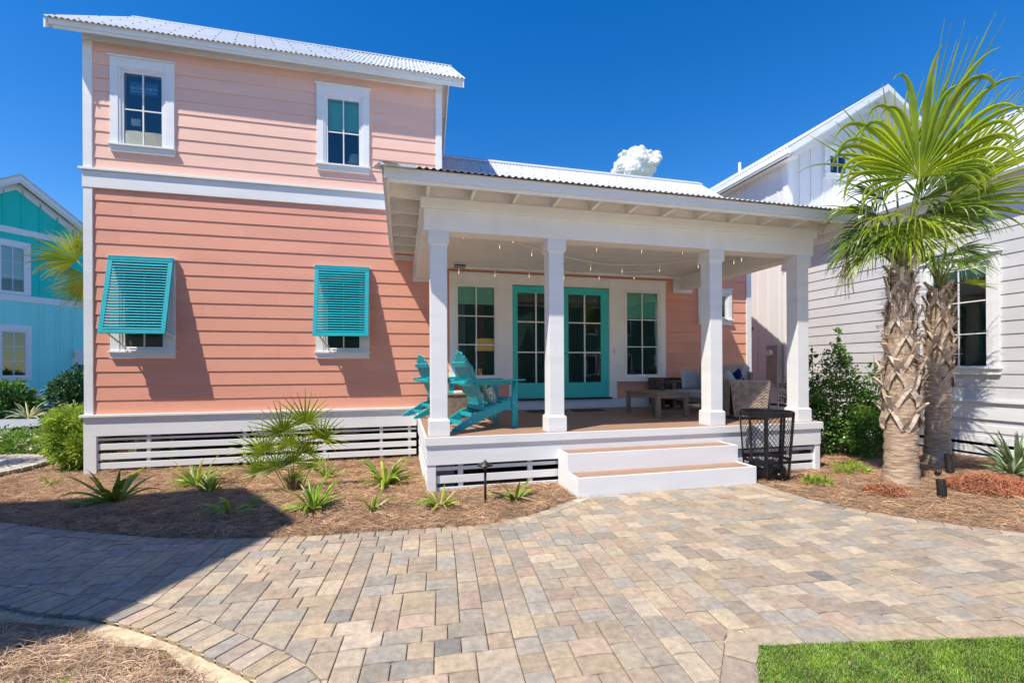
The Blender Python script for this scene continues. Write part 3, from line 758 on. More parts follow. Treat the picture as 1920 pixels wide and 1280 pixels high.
# interior pieces seen in the upper left window
q = MB(TF); q.box(-4.62, -4.50, 0.7, 0.8, 5.6, 6.5); q.build('window_reveal', 'whitew', w1)
q = MB(TF); q.tube([(-0.95, 0.5, 5.8), (-0.95, 0.5, 6.02)], [0.10, 0.05], 14); q.tube([(-0.95, 0.5, 6.0), (-0.95, 0.5, 6.24)], [0.17, 0.11], 18); q.build('lamp', 'blindw', w2)

# porch wall trim panel, windows and french doors
TP = frame((0, F0 - 0.022, 0), (1, 0, 0), (0, -1, 0))
q = MB(TP)
for r in ((0.995, 1.10, 1.37, 3.71), (2.05, 2.38, 1.37, 3.71), (1.10, 2.05, 3.51, 3.71), (1.10, 2.05, 1.37, 1.44), (2.30, 2.375, 0.95, 1.37), (2.38, 4.71, 3.515, 3.71), (4.712, 5.09, 1.37, 3.71), (4.712, 4.90, 0.95, 1.37),
          (5.09, 6.06, 3.52, 3.71), (5.09, 6.06, 1.37, 1.43), (6.06, 6.19, 1.37, 3.71)):
    q.box(r[0], r[1], -0.030, 0.02, r[2], r[3])
q.build('trim_panel', 'whitew', house, bevel=0.003)
q = MB(TP); q.box(0.99, 6.22, -0.055, 0, 3.711, 3.74); q.box(4.90, 6.22, -0.06, 0, 1.34, 1.369); q.box(0.99, 2.30, -0.06, 0, 1.34, 1.369); q.build('trim_cap', 'whitew', house, bevel=0.003)
wa = window(TP, house, gA, (1.10, 2.05, 1.44, 3.51), trim='whitew', cols=2, hrows=[2.18, 2.80], blind=0.36, sill=False, head=False, curtain=True, frame_w=0.06)
wb = window(TP, house, gB, (5.09, 6.06, 1.43, 3.52), trim='whitew', cols=2, hrows=[2.16, 2.80], blind=0.60, sill=False, head=False, frame_w=0.06)
# lamp and lantern indoors, seen through the left porch window
lt = thing('table_lamp', 'lamp with a drum shade glowing amber inside the left porch window', 'lamp', (1.90, F0 + 0.75, 1.2))
q = MB(); q.tube([(1.90, F0 + .75, 1.2), (1.90, F0 + .75, 1.35), (1.90, F0 + .75, 1.8), (1.90, F0 + .75, 2.1)], [0.10, 0.12, 0.03, 0.02], 12); q.build('lamp_base', 'bronze', lt)
q = MB(); q.tube([(1.90, F0 + .75, 2.08), (1.90, F0 + .75, 2.36)], [0.23, 0.21], 24); q.build('lamp_shade', 'lampshade', lt)
ln = thing('lantern', 'small dark lantern with crossed bars standing inside the left porch window', 'lantern', (1.72, F0 + 0.35, 1.45))
q = MB()
for a in (-0.09, 0.09):
    for c in (-0.06, 0.06): q.bar((1.72 + a, F0 + .35 + c, 1.45), (1.72 + a * 0.8, F0 + .35 + c * .8, 1.78), 0.014, 0.014)
q.bar((1.63, F0 + .29, 1.45), (1.80, F0 + .29, 1.78), 0.012, 0.012); q.bar((1.81, F0 + .29, 1.45), (1.64, F0 + .29, 1.78), 0.012, 0.012)
q.tube([(1.72, F0 + .35, 1.78), (1.72, F0 + .35, 1.86)], [0.12, 0.03], 4); q.box(1.61, 1.83, F0 + .27, F0 + .43, 1.44, 1.455); q.build('cage', 'black', ln)
q = MB(); q.tube([(1.72, F0 + .35, 1.46), (1.72, F0 + .35, 1.66)], 0.04, 10); q.build('candle', 'lampshade', ln)
def door(x0, x1, gx0, gx1, knob):
    d = MB(TF); yb, yf = 0.035, -0.010
    d.box(x0, gx0, yf, yb, 0.985, 3.50); d.box(gx1, x1, yf, yb, 0.985, 3.50); d.box(gx0, gx1, yf, yb, 3.346, 3.50); d.box(gx0, gx1, yf, yb, 0.985, 1.333)
    o = d.build('door', 'tealdoor', house, bevel=0.004)
    g = MB(TF); g.quad((gx0, 0.012, 1.333), (gx1, 0.012, 1.333), (gx1, 0.012, 3.346), (gx0, 0.012, 3.346)); g.build('pane', 'glass', o)
    m = MB(TF); xm = (gx0 + gx1) / 2; m.box(xm - 0.016, xm + 0.016, -0.004, 0.02, 1.333, 3.346)
    for z in (2.02, 2.70): m.box(gx0, gx1, -0.003, 0.019, z - 0.014, z + 0.014)
    m.build('muntin', 'whitew', o)
    bl = MB(TF); bl.box(gx0, gx1, 0.10, 0.11, 3.17, 3.35); bl.build('blind', 'room', o)
    k = MB(TF); k.tube([(knob, -0.012, 2.0), (knob, -0.07, 2.0)], 0.012, 8); k.bar((knob, -0.065, 2.0), (knob + (0.12 if knob < 3.545 else -0.12), -0.065, 2.0), 0.02, 0.018); k.build('handle', 'black', o)
    return o
d1 = door(2.38, 3.54, 2.507, 3.37, 3.44); d2 = door(3.55, 4.71, 3.706, 4.515, 3.62)
q = MB(TF); q.box(2.375, 4.76, -0.09, 0.1, 0.949, 0.983); q.build('threshold', 'black', house)
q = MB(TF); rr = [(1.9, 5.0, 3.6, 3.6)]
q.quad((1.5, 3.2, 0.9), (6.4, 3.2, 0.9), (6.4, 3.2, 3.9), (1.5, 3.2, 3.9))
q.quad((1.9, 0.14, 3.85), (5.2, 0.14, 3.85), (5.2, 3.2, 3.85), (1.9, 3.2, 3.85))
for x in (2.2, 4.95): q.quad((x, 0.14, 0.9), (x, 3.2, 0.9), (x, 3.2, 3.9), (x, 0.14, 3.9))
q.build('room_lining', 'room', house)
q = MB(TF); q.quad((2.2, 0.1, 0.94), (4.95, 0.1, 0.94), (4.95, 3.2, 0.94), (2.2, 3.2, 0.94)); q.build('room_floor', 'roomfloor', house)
q = MB(TP); q.box(4.80, 4.86, -0.038, -0.028, 1.98, 2.10); q.build('door_bell', 'linen', house)

# shutters
def shutter(x0, x1, zt, zb, outd):
    s = thing_child = None
    b = MB(); yt = F0 - 0.075; yb_ = F0 - outd
    A = Vector((x0, yt, zt)); D = (Vector((x0, yb_, zb)) - A); Ln = D.length; D.normalize(); U = Vector((1, 0, 0)); N = U.cross(D); N = -N if N.y > 0 else N
    T = Matrix(((U.x, D.x, N.x, A.x), (U.y, D.y, N.y, A.y), (U.z, D.z, N.z, A.z), (0, 0, 0, 1)))   # local x, y down the slope, z outward
    w = x1 - x0; fr = MB(T); st = 0.075
    fr.box(0, st, 0.06, Ln, -0.018, 0.018); fr.box(w - st, w, 0.06, Ln, -0.018, 0.018)
    fr.box(st, w - st, 0.06, 0.12, -0.017, 0.017); fr.box(st, w - st, Ln - 0.085, Ln, -0.017, 0.017)
    o = fr.build('shutter', 'teal', house, bevel=0.003)
    hd = MB(); hd.box(x0 - 0.005, x1 + 0.005, F0 - 0.10, F0 - 0.045, zt - 0.055, zt + 0.0); hd.box(x0 - 0.01, x1 + 0.01, F0 - 0.115, F0 - 0.045, zt - 0.08, zt - 0.056); hd.build('shutter_rail', 'teal', o, bevel=0.003)
    lv = MB(T); n = 24; y0, y1 = 0.12, Ln - 0.085; pt = (y1 - y0) / n
    for i in range(n):
        yc = y0 + (i + 0.5) * pt; a = R(38); hy, hz = 0.034 * math.cos(a), 0.034 * math.sin(a); t = 0.0045
        lv.add([(st, yc - hy, -hz - t), (w - st, yc - hy, -hz - t), (w - st, yc + hy, hz - t), (st, yc + hy, hz - t),
                (st, yc - hy, -hz + t), (w - st, yc - hy, -hz + t), (w - st, yc + hy, hz + t), (st, yc + hy, hz + t)],
               [(0, 1, 2, 3), (7, 6, 5, 4), (0, 4, 5, 1), (1, 5, 6, 2), (2, 6, 7, 3), (3, 7, 4, 0)])
    lv.build('louvres', 'teal', o)
    ar = MB(); ar.bar((x0 + 0.10, yb_ + 0.03, zb + 0.03), (x0 + 0.25, F0 - 0.06, 2.06), 0.03, 0.018); ar.bar((x1 - 0.03, yb_ + 0.03, zb + 0.05), (x1 - 0.02, F0 - 0.05, 2.27), 0.012, 0.012)
    ar.box(x1 - 0.05, x1 + 0.0, F0 - 0.09, F0 - 0.045, 2.24, 2.31); ar.build_each('support_arm', 'greyw', o)
    cr = MB(); cr.box(x0 + 0.20, x0 + 0.40, F0 - 0.09, F0 - 0.055, 2.035, 2.06); cr.build('crank', 'whitew', o)
shutter(-5.13, -4.11, 3.735, 2.305, 0.395); shutter(-1.665, -0.638, 3.735, 2.305, 0.395)

# main roof ---------------------------------------------------------
s_m = 0.745; EY, EZ = 9.30, 7.69; RY = 12.1; RZ = EZ + s_m * (RY - EY); LX, RX = -5.91, 1.31
Ls = math.hypot(RY - EY, RZ - EZ); Lb = math.hypot(14.9 - RY, s_m * (14.9 - RY))
corrugate((LX, EY, EZ), (1, 0, 0), (0, RY - EY, RZ - EZ), RX - LX, lambda u: 0, lambda u: Ls, house, rows=[0.07, 0.28, 0.5, 0.72, 0.93])
corrugate((LX, 14.9, RZ - s_m * (14.9 - RY)), (1, 0, 0), (0, RY - 14.9, s_m * (14.9 - RY)), RX - LX, lambda u: 0, lambda u: Lb, house)
q = MB(); q.poly([(LX - 0.01, RY - 0.16, RZ - 0.085), (LX - 0.01, RY, RZ + 0.03), (LX - 0.01, RY + 0.16, RZ - 0.085), (LX - 0.01, RY + 0.16, RZ - 0.105), (LX - 0.01, RY, RZ + 0.01), (LX - 0.01, RY - 0.16, RZ - 0.105)], (RX - LX + 0.02, 0, 0)); q.build('ridge_cap', 'roof', house)
def sloped(parent, x0, x1, y0, z0, y1, z1, th, name, m='white', bev=0.0, label=None):
    """slab running up the slope from (y0,z0) to (y1,z1), thickness th downwards"""
    b = MB(); b.poly([(x0, y0, z0), (x0, y1, z1), (x0, y1, z1 - th), (x0, y0, z0 - th)], (x1 - x0, 0, 0)); return b.build(name, m, parent, bevel=bev, label=label)
dz = -0.018
sloped(house, LX + 0.03, RX - 0.05, EY + 0.05, EZ + s_m * 0.05 + dz, RY, RZ + dz, 0.03, 'roof_deck', 'whitew')
sloped(house, LX + 0.03, RX - 0.05, 14.85, RZ - s_m * 2.75 + dz, RY, RZ + dz, 0.03, 'roof_deck', 'whitew')
for xa in (LX + 0.012, RX - 0.052):
    sloped(house, xa, xa + 0.03, EY + 0.02, EZ + dz, RY, RZ + dz - 0.01, 0.17, 'rake_board', 'white', 0.003)
    sloped(house, xa, xa + 0.03, 14.88, RZ - s_m * 2.78 + dz, RY, RZ + dz - 0.01, 0.17, 'rake_board', 'white', 0.003)
q = MB(); q.box(LX + 0.045, RX - 0.055, EY + 0.055, EY + 0.08, EZ - 0.09, EZ + 0.022); q.build('fascia', 'white', house, bevel=0.003)
q = MB(); q.box(LX + 0.10, RX - 0.055, EY + 0.081, EY + 0.11, EZ - 0.135, EZ - 0.02); q.build('sub_fascia', 'white', house, bevel=0.003)
q = MB()
for i in range(12):
    x = LX + 0.2 + i * 0.62
    if x < RX - 0.1: q.poly([(x, EY + 0.111, EZ - 0.0), (x, F0 + 0.05, EZ + s_m * 0.36), (x, F0 + 0.05, EZ + s_m * 0.36 - 0.16), (x, EY + 0.111, EZ - 0.11)], (0.045, 0, 0))
for i in range(5):
    for xa, xb in ((LX + 0.04, XL + 0.03), (XR - 0.03, RX - 0.055)):
        if i > 3: continue
        y = 9.9 + i * 0.62; z = EZ + s_m * (y - EY) - 0.06; q.box(xa, xb, y, y + 0.04, z - 0.09, z - 0.001)
        y = 14.3 - i * 0.62; z = RZ - s_m * (y - RY) - 0.06; q.box(xa, xb, y, y + 0.04, z - 0.09, z - 0.001)
q.build_each('rafter_tail', 'white', house)
# wing roof -----------------------------------------------------------
s_w = 0.77; WY, WRY = 9.15, 12.2; WRZ = 7.40; WZ = WRZ - s_w * (WRY - WY); WX0, WX1 = XR + 0.0, 9.02
Lw = math.hypot(WRY - WY, WRZ - WZ)
corrugate((WX0, WY, WZ), (1, 0, 0), (0, WRY - WY, WRZ - WZ), WX1 - WX0, lambda u: 0, lambda u: Lw, house, rows=[0.3, 0.5, 0.7, 0.88])
corrugate((WX0, 15.2, WRZ - s_w * 3.0), (1, 0, 0), (0, -3.0, s_w * 3.0), WX1 - WX0, lambda u: 0, lambda u: math.hypot(3, s_w * 3), house)
q = MB(); q.poly([(WX0, WRY - 0.17, WRZ - 0.09), (WX0, WRY, WRZ + 0.03), (WX0, WRY + 0.17, WRZ - 0.09), (WX0, WRY + 0.17, WRZ - 0.115), (WX0, WRY, WRZ + 0.008), (WX0, WRY - 0.17, WRZ - 0.115)], (WX1 - WX0 + 0.01, 0, 0)); q.build('ridge_cap', 'roof', house)
sloped(house, WX0, WX1 - 0.03, WY + 0.02, WZ - 0.015, WRY, WRZ - 0.03, 0.14, 'roof_deck', 'white'); sloped(house, WX0, WX1 - 0.03, 15.15, WRZ - s_w * 2.95 - .03, WRY, WRZ - 0.03, 0.14, 'roof_deck', 'white')
# screw heads
def screws(O, U, Sv, L, Ls, rows, step, lim=None):
    O = Vector(O); U = Vector(U); Sv = Vector(Sv).normalized(); N = U.cross(Sv).normalized(); b = MB()
    for r in rows:
        u = 0.066 + (0.17 if rows.index(r) % 2 else 0)
        while u < L:
            p = O + U * u + Sv * (r * Ls) + N * 0.012; b.box(p.x - 0.011, p.x + 0.011, p.y - 0.011, p.y + 0.011, p.z - 0.004, p.z + 0.010); u += step
    return b

# porch deck ----------------------------------------------------------
DX0, DX1, DY, DZ = 0.2986, 6.9155, 6.1217, 0.7275
q = MB(); nb = 25; bw = (F0 - 0.03 - (DY + 0.02)) / nb
for i in range(nb): q.box(DX0 + 0.02, DX1 - 0.02, DY + 0.02 + i * bw + 0.002, DY + 0.02 + (i + 1) * bw - 0.002, DZ - 0.026, DZ - 0.0005 * (i % 2))
q.build('deck_boards', 'deck', house, bevel=0.002)
q = MB()
q.box(DX0, DX1, DY, DY + 0.03, 0.618, DZ + 0.002); q.box(DX0, DX0 + 0.03, DY + 0.031, F0 - 0.05, 0.618, DZ + 0.002); q.box(DX1 - 0.03, DX1, DY + 0.031, F0 - 0.05, 0.618, DZ + 0.002)
q.build('deck_rim', 'white', house, bevel=0.004)
q = MB(); q.box(DX0 + 0.02, DX1 - 0.03, DY + 0.025, DY + 0.055, 0.35, 0.616); q.box(DX0 + 0.02, DX0 + 0.05, DY + 0.056, F0 - 0.05, 0.35, 0.616); q.box(DX1 - 0.06, DX1 - 0.03, DY + 0.056, F0 - 0.05, 0.35, 0.616); q.build('deck_skirt', 'white', house, bevel=0.004)
q = MB(); q.box(DX0 + 0.025, DX0 + 0.145, DY + 0.035, DY + 0.12, -0.25, 0.349); q.box(DX1 - 0.14, DX1 - 0.035, DY + 0.035, DY + 0.12, -0.25, 0.349); q.build('corner_post', 'white', house, bevel=0.004)
for z1, z0 in ((0.315, 0.265), (0.195, 0.09), (0.035, -0.07), (-0.115, -0.20)):
    q = MB(); q.box(DX0 + 0.15, DX1 - 0.145, DY + 0.07, DY + 0.09, z0, z1); q.build('skirt_slat', 'white', house, bevel=0.003)
    q = MB(); q.box(DX0 + 0.04, DX0 + 0.055, DY + 0.13, F0 - 0.05, z0, z1); q.build('skirt_slat', 'white', house, bevel=0.003)
q = MB()
for x in (0.75, 1.75, 5.3, 6.25): q.box(x, x + 0.07, DY + 0.095, DY + 0.15, -0.25, 0.34)
q.build_each('slat_batten', 'white', house)
q = MB(); q.box(DX0 + 0.16, DX0 + 0.42, DY + 0.25, DY + 0.5, -0.25, 0.55); q.box(DX1 - 0.5, DX1 - 0.2, DY + 0.3, DY + 0.6, -0.25, 0.55); q.build_each('foundation_pier', 'concrete', house)
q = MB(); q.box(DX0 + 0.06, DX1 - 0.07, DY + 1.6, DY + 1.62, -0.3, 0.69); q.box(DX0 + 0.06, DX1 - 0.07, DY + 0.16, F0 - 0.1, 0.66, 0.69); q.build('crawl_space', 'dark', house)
# steps
SX0, SX1 = 2.1874, 4.9182; S1, S2 = 5.408, 5.771; Z1, Z2 = 0.2407, 0.4868
st = MB(); t = 0.028
st.box(SX0, SX1, S2, S2 + t, 0.0, Z2); st.box(SX0, SX1, S1, S1 + t, -0.05, Z1)
st.box(SX0, SX0 + t, S2 + t, DY + 0.024, -0.05, Z2); st.box(SX1 - t, SX1, S2 + t, DY + 0.024, -0.05, Z2); st.box(SX0, SX0 + t, S1 + t, S2 - 0.001, -0.05, Z1); st.box(SX1 - t, SX1, S1 + t, S2 - 0.001, -0.05, Z1)
so_ = st.build('steps', 'white', house, bevel=0.003)
for y0, y1, z in ((S1 + t + .001, S2 - .001, Z1 - 0.012), (S2 + t + .001, DY + 0.023, Z2 - 0.012)):
    tb = MB(); h = (y1 - y0) / 2; tb.box(SX0 + t + .001, SX1 - t - .001, y0, y0 + h - 0.003, z - 0.03, z); tb.box(SX0 + t + .001, SX1 - t - .001, y0 + h + 0.003, y1, z - 0.03, z); tb.build('tread', 'deck', so_, bevel=0.002)
# columns
CY0, CY1, BB = 6.2206, 6.5034, 3.548
def column(x0):
    x1 = x0 + 0.2827; c = MB(); e = 0.027
    c.box(x0 + e, x1 - e, CY0 + e, CY1 - e, DZ + 0.235, BB - 0.18); o = c.build('column', 'white', house, bevel=0.006)
    bs = MB(); bs.box(x0, x1, CY0, CY1, DZ, DZ + 0.215)
    lo_, hi_ = DZ + 0.215, DZ + 0.24
    bs.add([(x0, CY0, lo_), (x1, CY0, lo_), (x1, CY1, lo_), (x0, CY1, lo_), (x0 + e, CY0 + e, hi_), (x1 - e, CY0 + e, hi_), (x1 - e, CY1 - e, hi_), (x0 + e, CY1 - e, hi_)], [(0, 1, 5, 4), (1, 2, 6, 5), (2, 3, 7, 6), (3, 0, 4, 7)])
    bs.build('column_base', 'white', o, bevel=0.003)
    cp = MB(); cp.box(x0 + .002, x1 - .002, CY0 + .002, CY1 - .002, BB - 0.165, BB - 0.001); lo_, hi_ = BB - 0.20, BB - 0.165
    cp.add([(x0 + e, CY0 + e, lo_), (x1 - e, CY0 + e, lo_), (x1 - e, CY1 - e, lo_), (x0 + e, CY1 - e, lo_), (x0, CY0, hi_), (x1, CY0, hi_), (x1, CY1, hi_), (x0, CY1, hi_)], [(0, 1, 5, 4), (1, 2, 6, 5), (2, 3, 7, 6), (3, 0, 4, 7)])
    cp.build('column_capital', 'white', o, bevel=0.003)
for x in (0.3585, 2.069, 4.7831, 6.497): column(x)
# beams
BX0, BX1 = 0.302, 6.83
q = MB(); q.box(BX0, BX1, CY0, CY1 - 0.01, BB, 3.842); q.box(BX0, BX0 + 0.27, CY1 - 0.009, F0 - 0.03, BB, 3.842); q.box(BX1 - 0.27, BX1, CY1 - 0.009, F0 - 0.03, BB, 3.842); q.build('porch_beam', 'whitew', house, bevel=0.004)
q = MB(); q.box(BX0 - 0.045, BX1 + 0.05, CY0 - 0.03, CY1 - 0.02, 3.843, 3.99); q.box(BX0 - 0.045, BX0 + 0.25, CY1 - 0.019, F0 - 0.03, 3.843, 3.99); q.box(BX1 - 0.25, BX1 + 0.05, CY1 - 0.019, F0 - 0.03, 3.843, 3.99); q.box(BX0 + 0.02, BX1 - 0.02, CY0 + 0.04, CY1 - 0.05, 3.991, 4.26); q.box(BX0 + 0.02, BX0 + 0.2, CY1 - 0.049, F0 - 0.03, 3.991, 4.26); q.box(BX1 - 0.2, BX1 - 0.02, CY1 - 0.049, F0 - 0.03, 3.991, 4.26); q.build('porch_frieze', 'whitew', house, bevel=0.004)
q = MB(TF); q.box(0.24, 0.62, -0.05, 0, 3.50, 3.95); q.box(6.40, 6.93, -0.05, 0, 3.47, 3.95); q.box(-0.16, 0.30, -0.05, 0, 3.93, 4.03); q.build_each('beam_trim', 'white', house, bevel=0.004)
q = MB(); q.box(BX0 + 0.26, BX1 - 0.26, CY1 - 0.03, F0 - 0.03, 3.85, 3.86)
for x in (1.6, 2.8, 4.0, 5.2): q.box(x, x + 0.05, CY1, F0 - 0.05, 3.843, 3.8495)
q.build('porch_ceiling', 'whitew', house)
q = MB(); q.box(BX0 + 0.27, BX1 - 0.27, F0 - 0.09, F0 - 0.045, 3.80, 3.849); q.build('ceiling_trim', 'whitew', house)
q = MB(); q.box(1.04, 1.32, 9.30, 9.46, 3.815, 3.849); fl = q.build('ceiling_lamp', 'whitew', house, bevel=0.01)
q = MB(); q.box(1.06, 1.30, 9.27, 9.40, 3.765, 3.812); q.build('lamp_lens', 'bronze', fl, bevel=0.01)
# porch hip roof
s_p = 0.30; PX0, PX1, PY, PZ = -0.235, 7.23, 5.665, 4.15; k = math.hypot(1, s_p); WD = 9.60 - PY
corrugate((PX0, PY, PZ), (1, 0, 0), (0, 1, s_p), PX1 - PX0, lambda u: 0.012 * k, lambda u: min(WD, u + .02, PX1 - PX0 - u + .02) * k, house)
corrugate((PX0, F0 - 0.04, PZ), (0, -1, 0), (1, 0, s_p), F0 - 0.04 - PY, lambda u: 0, lambda u: min(3.6, max(0, F0 - 0.04 - PY - u)) * k, house)
corrugate((PX1, PY, PZ), (0, 1, 0), (-1, 0, s_p), WD, lambda u: 0, lambda u: min(3.6, u) * k, house)
q = MB()
for xs, sg_ in ((PX0, 1), (PX1, -1)):
    a = Vector((xs, PY, PZ + 0.012)); c = Vector((xs + sg_ * 3.5, PY + 3.5, PZ + 3.5 * s_p + 0.012)); d = (c - a).normalized(); sd_ = Vector((d.y, -d.x, 0)).normalized() * 0.16
    q.add([a - sd_ + Vector((0, 0, -0.035)), a + Vector((0, 0, 0.015)), a + sd_ + Vector((0, 0, -0.035)), c - sd_ + Vector((0, 0, -0.035)), c + Vector((0, 0, 0.015)), c + sd_ + Vector((0, 0, -0.035))], [(0, 1, 4, 3), (1, 2, 5, 4)])
q.build('hip_cap', 'roof', house)
q = MB(); q.box(PX0 - 0.01, PX0 + 0.42, PY - 0.012, PY + 0.02, PZ - 0.02, PZ + 0.012); q.build('eave_flashing', 'roof', house)
q = MB()
q.box(PX0 + 0.03, PX1 - 0.03, PY + 0.075, PY + 0.10, PZ - 0.135, PZ + 0.002); q.box(PX0 + 0.03, PX0 + 0.055, PY + 0.101, F0 - 0.05, PZ - 0.135, PZ - 0.012); q.box(PX1 - 0.055, PX1 - 0.03, PY + 0.101, F0 - 0.1, PZ - 0.135, PZ - 0.012)
q.build('fascia', 'white', house, bevel=0.003)
q = MB()
q.box(PX0 + 0.075, PX1 - 0.075, PY + 0.101, PY + 0.13, PZ - 0.175, PZ - 0.04); q.box(PX0 + 0.056, PX0 + 0.09, PY + 0.131, F0 - 0.05, PZ - 0.175, PZ - 0.04); q.box(PX1 - 0.09, PX1 - 0.056, PY + 0.131, F0 - 0.1, PZ - 0.175, PZ - 0.04)
q.build('sub_fascia', 'whitew', house, bevel=0.003)
q = MB(); z0 = PZ - 0.02; e = 0.06     # sloping soffit deck
q.add([(PX0 + e, PY + e, z0), (PX1 - e, PY + e, z0), (PX1 - e - 0.6, PY + e + 0.6, z0 + 0.6 * s_p), (PX0 + e + 0.6, PY + e + 0.6, z0 + 0.6 * s_p), (PX0 + e, F0 - .05, z0), (PX0 + e + 0.6, F0 - .05, z0 + .6 * s_p), (PX1 - e, F0 - .05, z0), (PX1 - e - .6, F0 - .05, z0 + .6 * s_p)],
      [(0, 1, 2, 3), (0, 3, 5, 4), (1, 6, 7, 2)])
q.build('soffit', 'whitew', house)
q = MB()
for i in range(12):
    x = 0.33 + i * 0.60
    if x < 6.9: q.poly([(x, PY + 0.131, PZ - 0.0), (x, CY0 + 0.04, PZ + 0.13), (x, CY0 + 0.04, 3.995), (x, PY + 0.131, 4.015)], (0.042, 0, 0))
for i in range(6):
    y = 6.35 + i * 0.60
    q.poly([(PX0 + 0.09, y, PZ - 0.002), (BX0 + 0.02, y, PZ + 0.12), (BX0 + 0.02, y, 3.995), (PX0 + 0.09, y, 4.015)], (0, 0.042, 0))
    q.poly([(PX1 - 0.09, y, PZ - 0.002), (BX1 - 0.02, y, PZ + 0.10), (BX1 - 0.02, y, 3.995), (PX1 - 0.09, y, 4.015)], (0, 0.042, 0))
q.build_each('rafter_tail', 'whitew', house)

# ================================================================== GREY HOUSE (right)
GX = 10.65
TG = frame((GX, 10.5, 0), (0, -1, 0), (-1, 0, 0))      # local x = 10.5 - Y
gh = thing('beach_house', 'pale grey lap-sided house on the right with a white metal roof', 'house', (12.5, 7, 0))
def gy(y): return 10.5 - y
gg = (gy(6.93), gy(6.06), 1.661, 3.529)
lap_wall(TG, -0.0, 8.5, 1.035, 4.86, 0.2415, gh, 'grey', [(gy(7.05), gy(5.93), 1.56, 3.62)])
wall_holes(TG, 0.0, 8.5, 0.3, 5.2, [(gy(7.02), gy(5.97), 1.58, 3.60)], 0.0, 0.12, gh, 'grey')
gw = window(TG, gh, gg, (gy(7.15), gy(5.846), 1.50, 3.76), cols=2, hrows=[2.28, 2.90], frame_w=0.09, name='window')
q = MB(TG); q.box(gy(6.93), gy(6.06), 0.04, 0.05, 3.35, 3.53); q.build('blind', 'blind', gw)
wbox('skirt_board', [(0.0, 8.5, 0.66, 0.975, -0.03), (0.0, 8.5, 0.976, 1.03, -0.07)], T=TG, parent=gh)
for z1, z0 in ((0.56, 0.42), (0.355, 0.215), (0.155, 0.015), (-0.03, -0.12)): wbox('skirt_slat', [(0.0, 8.5, z0, z1)], y0=-0.012, y1=0.008, T=TG, parent=gh)
wbox('skirt_post', [(5.1, 5.3, -0.2, 0.65), (0.0, 0.16, -0.3, 0.65)], y0=-0.005, y1=0.05, T=TG, parent=gh)
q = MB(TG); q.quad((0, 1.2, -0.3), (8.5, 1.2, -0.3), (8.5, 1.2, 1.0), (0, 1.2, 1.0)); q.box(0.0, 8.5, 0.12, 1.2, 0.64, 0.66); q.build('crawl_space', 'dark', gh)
wbox('frieze_board', [(0.0, 8.5, 4.86, 5.15, -0.03)], T=TG, parent=gh)
# wing roof: eave along Y at X=10.25, ridge at X=14.2
s_g = 0.72; GE, GEZ = 10.24, 5.21; RXg = 13.0; RZg = GEZ + s_g * (RXg - GE)
Lg = math.hypot(RXg - GE, RZg - GEZ)
corrugate((GE, 10.5, GEZ), (0, -1, 0), (RXg - GE, 0, RZg - GEZ), 9.2, lambda u: 0, lambda u: Lg, gh)
corrugate((RXg * 2 - GE, 1.3, GEZ), (0, 1, 0), (GE - RXg, 0, RZg - GEZ), 9.2, lambda u: 0, lambda u: Lg, gh)
q = MB(); q.poly([(GE + .03, 1.35, GEZ - .02), (RXg, 1.35, RZg - .02), (RXg, 1.35, RZg - .17), (GE + .03, 1.35, GEZ - .17)], (0, 9.1, 0)); q.poly([(2 * RXg - GE - .03, 1.35, GEZ - .02), (RXg, 1.35, RZg - .02), (RXg, 1.35, RZg - .17), (2 * RXg - GE - .03, 1.35, GEZ - .17)], (0, 9.1, 0)); q.build('roof_deck', 'whitew', gh)
q = MB(); q.box(GE + 0.01, GE + 0.035, 1.4, 10.45, GEZ - 0.15, GEZ - 0.012); q.box(GE + 0.036, GE + 0.07, 1.4, 10.45, GEZ - 0.20, GEZ - 0.08); q.build('fascia', 'white', gh, bevel=0.003)
q = MB(); q.poly([(RXg - .17, 1.3, RZg - .09), (RXg, 1.3, RZg + .03), (RXg + .17, 1.3, RZg - .09), (RXg, 1.3, RZg + .008)], (0, 9.1, 0)); q.build('ridge_cap', 'roof', gh)
q = MB(); q.box(GX + 0.12, 2 * RXg - GX, 2.0, 2.1, 0, 5.2); q.box(2 * RXg - GX - .1, 2 * RXg - GX, 2.1, 10.4, 0, 5.2); q.add([(GX, 2.02, 5.1), (2 * RXg - GX, 2.02, 5.1), (RXg, 2.02, 7.0)], [(0, 1, 2)]); q.build('wall', 'grey', gh)
# two-storey block
TG2 = frame((GX, 10.5, 0), (1, 0, 0), (0, -1, 0)); pkx = 13.75; s_h = 0.625
E2Z = 7.66
def gtop(x): return 7.74 + s_h * (min(x, 2 * (pkx - GX) - x))
front = MB(TG2); wdt = 2 * (pkx - GX)
hx0, hx1, hz0, hz1 = 12.139 - GX, 12.702 - GX, 7.274, 7.809
fp_ = [(0.0, 4.0), (wdt, 4.0), (wdt, 7.45), (wdt / 2, 7.45 + s_h * wdt / 2), (0.0, 7.45)]
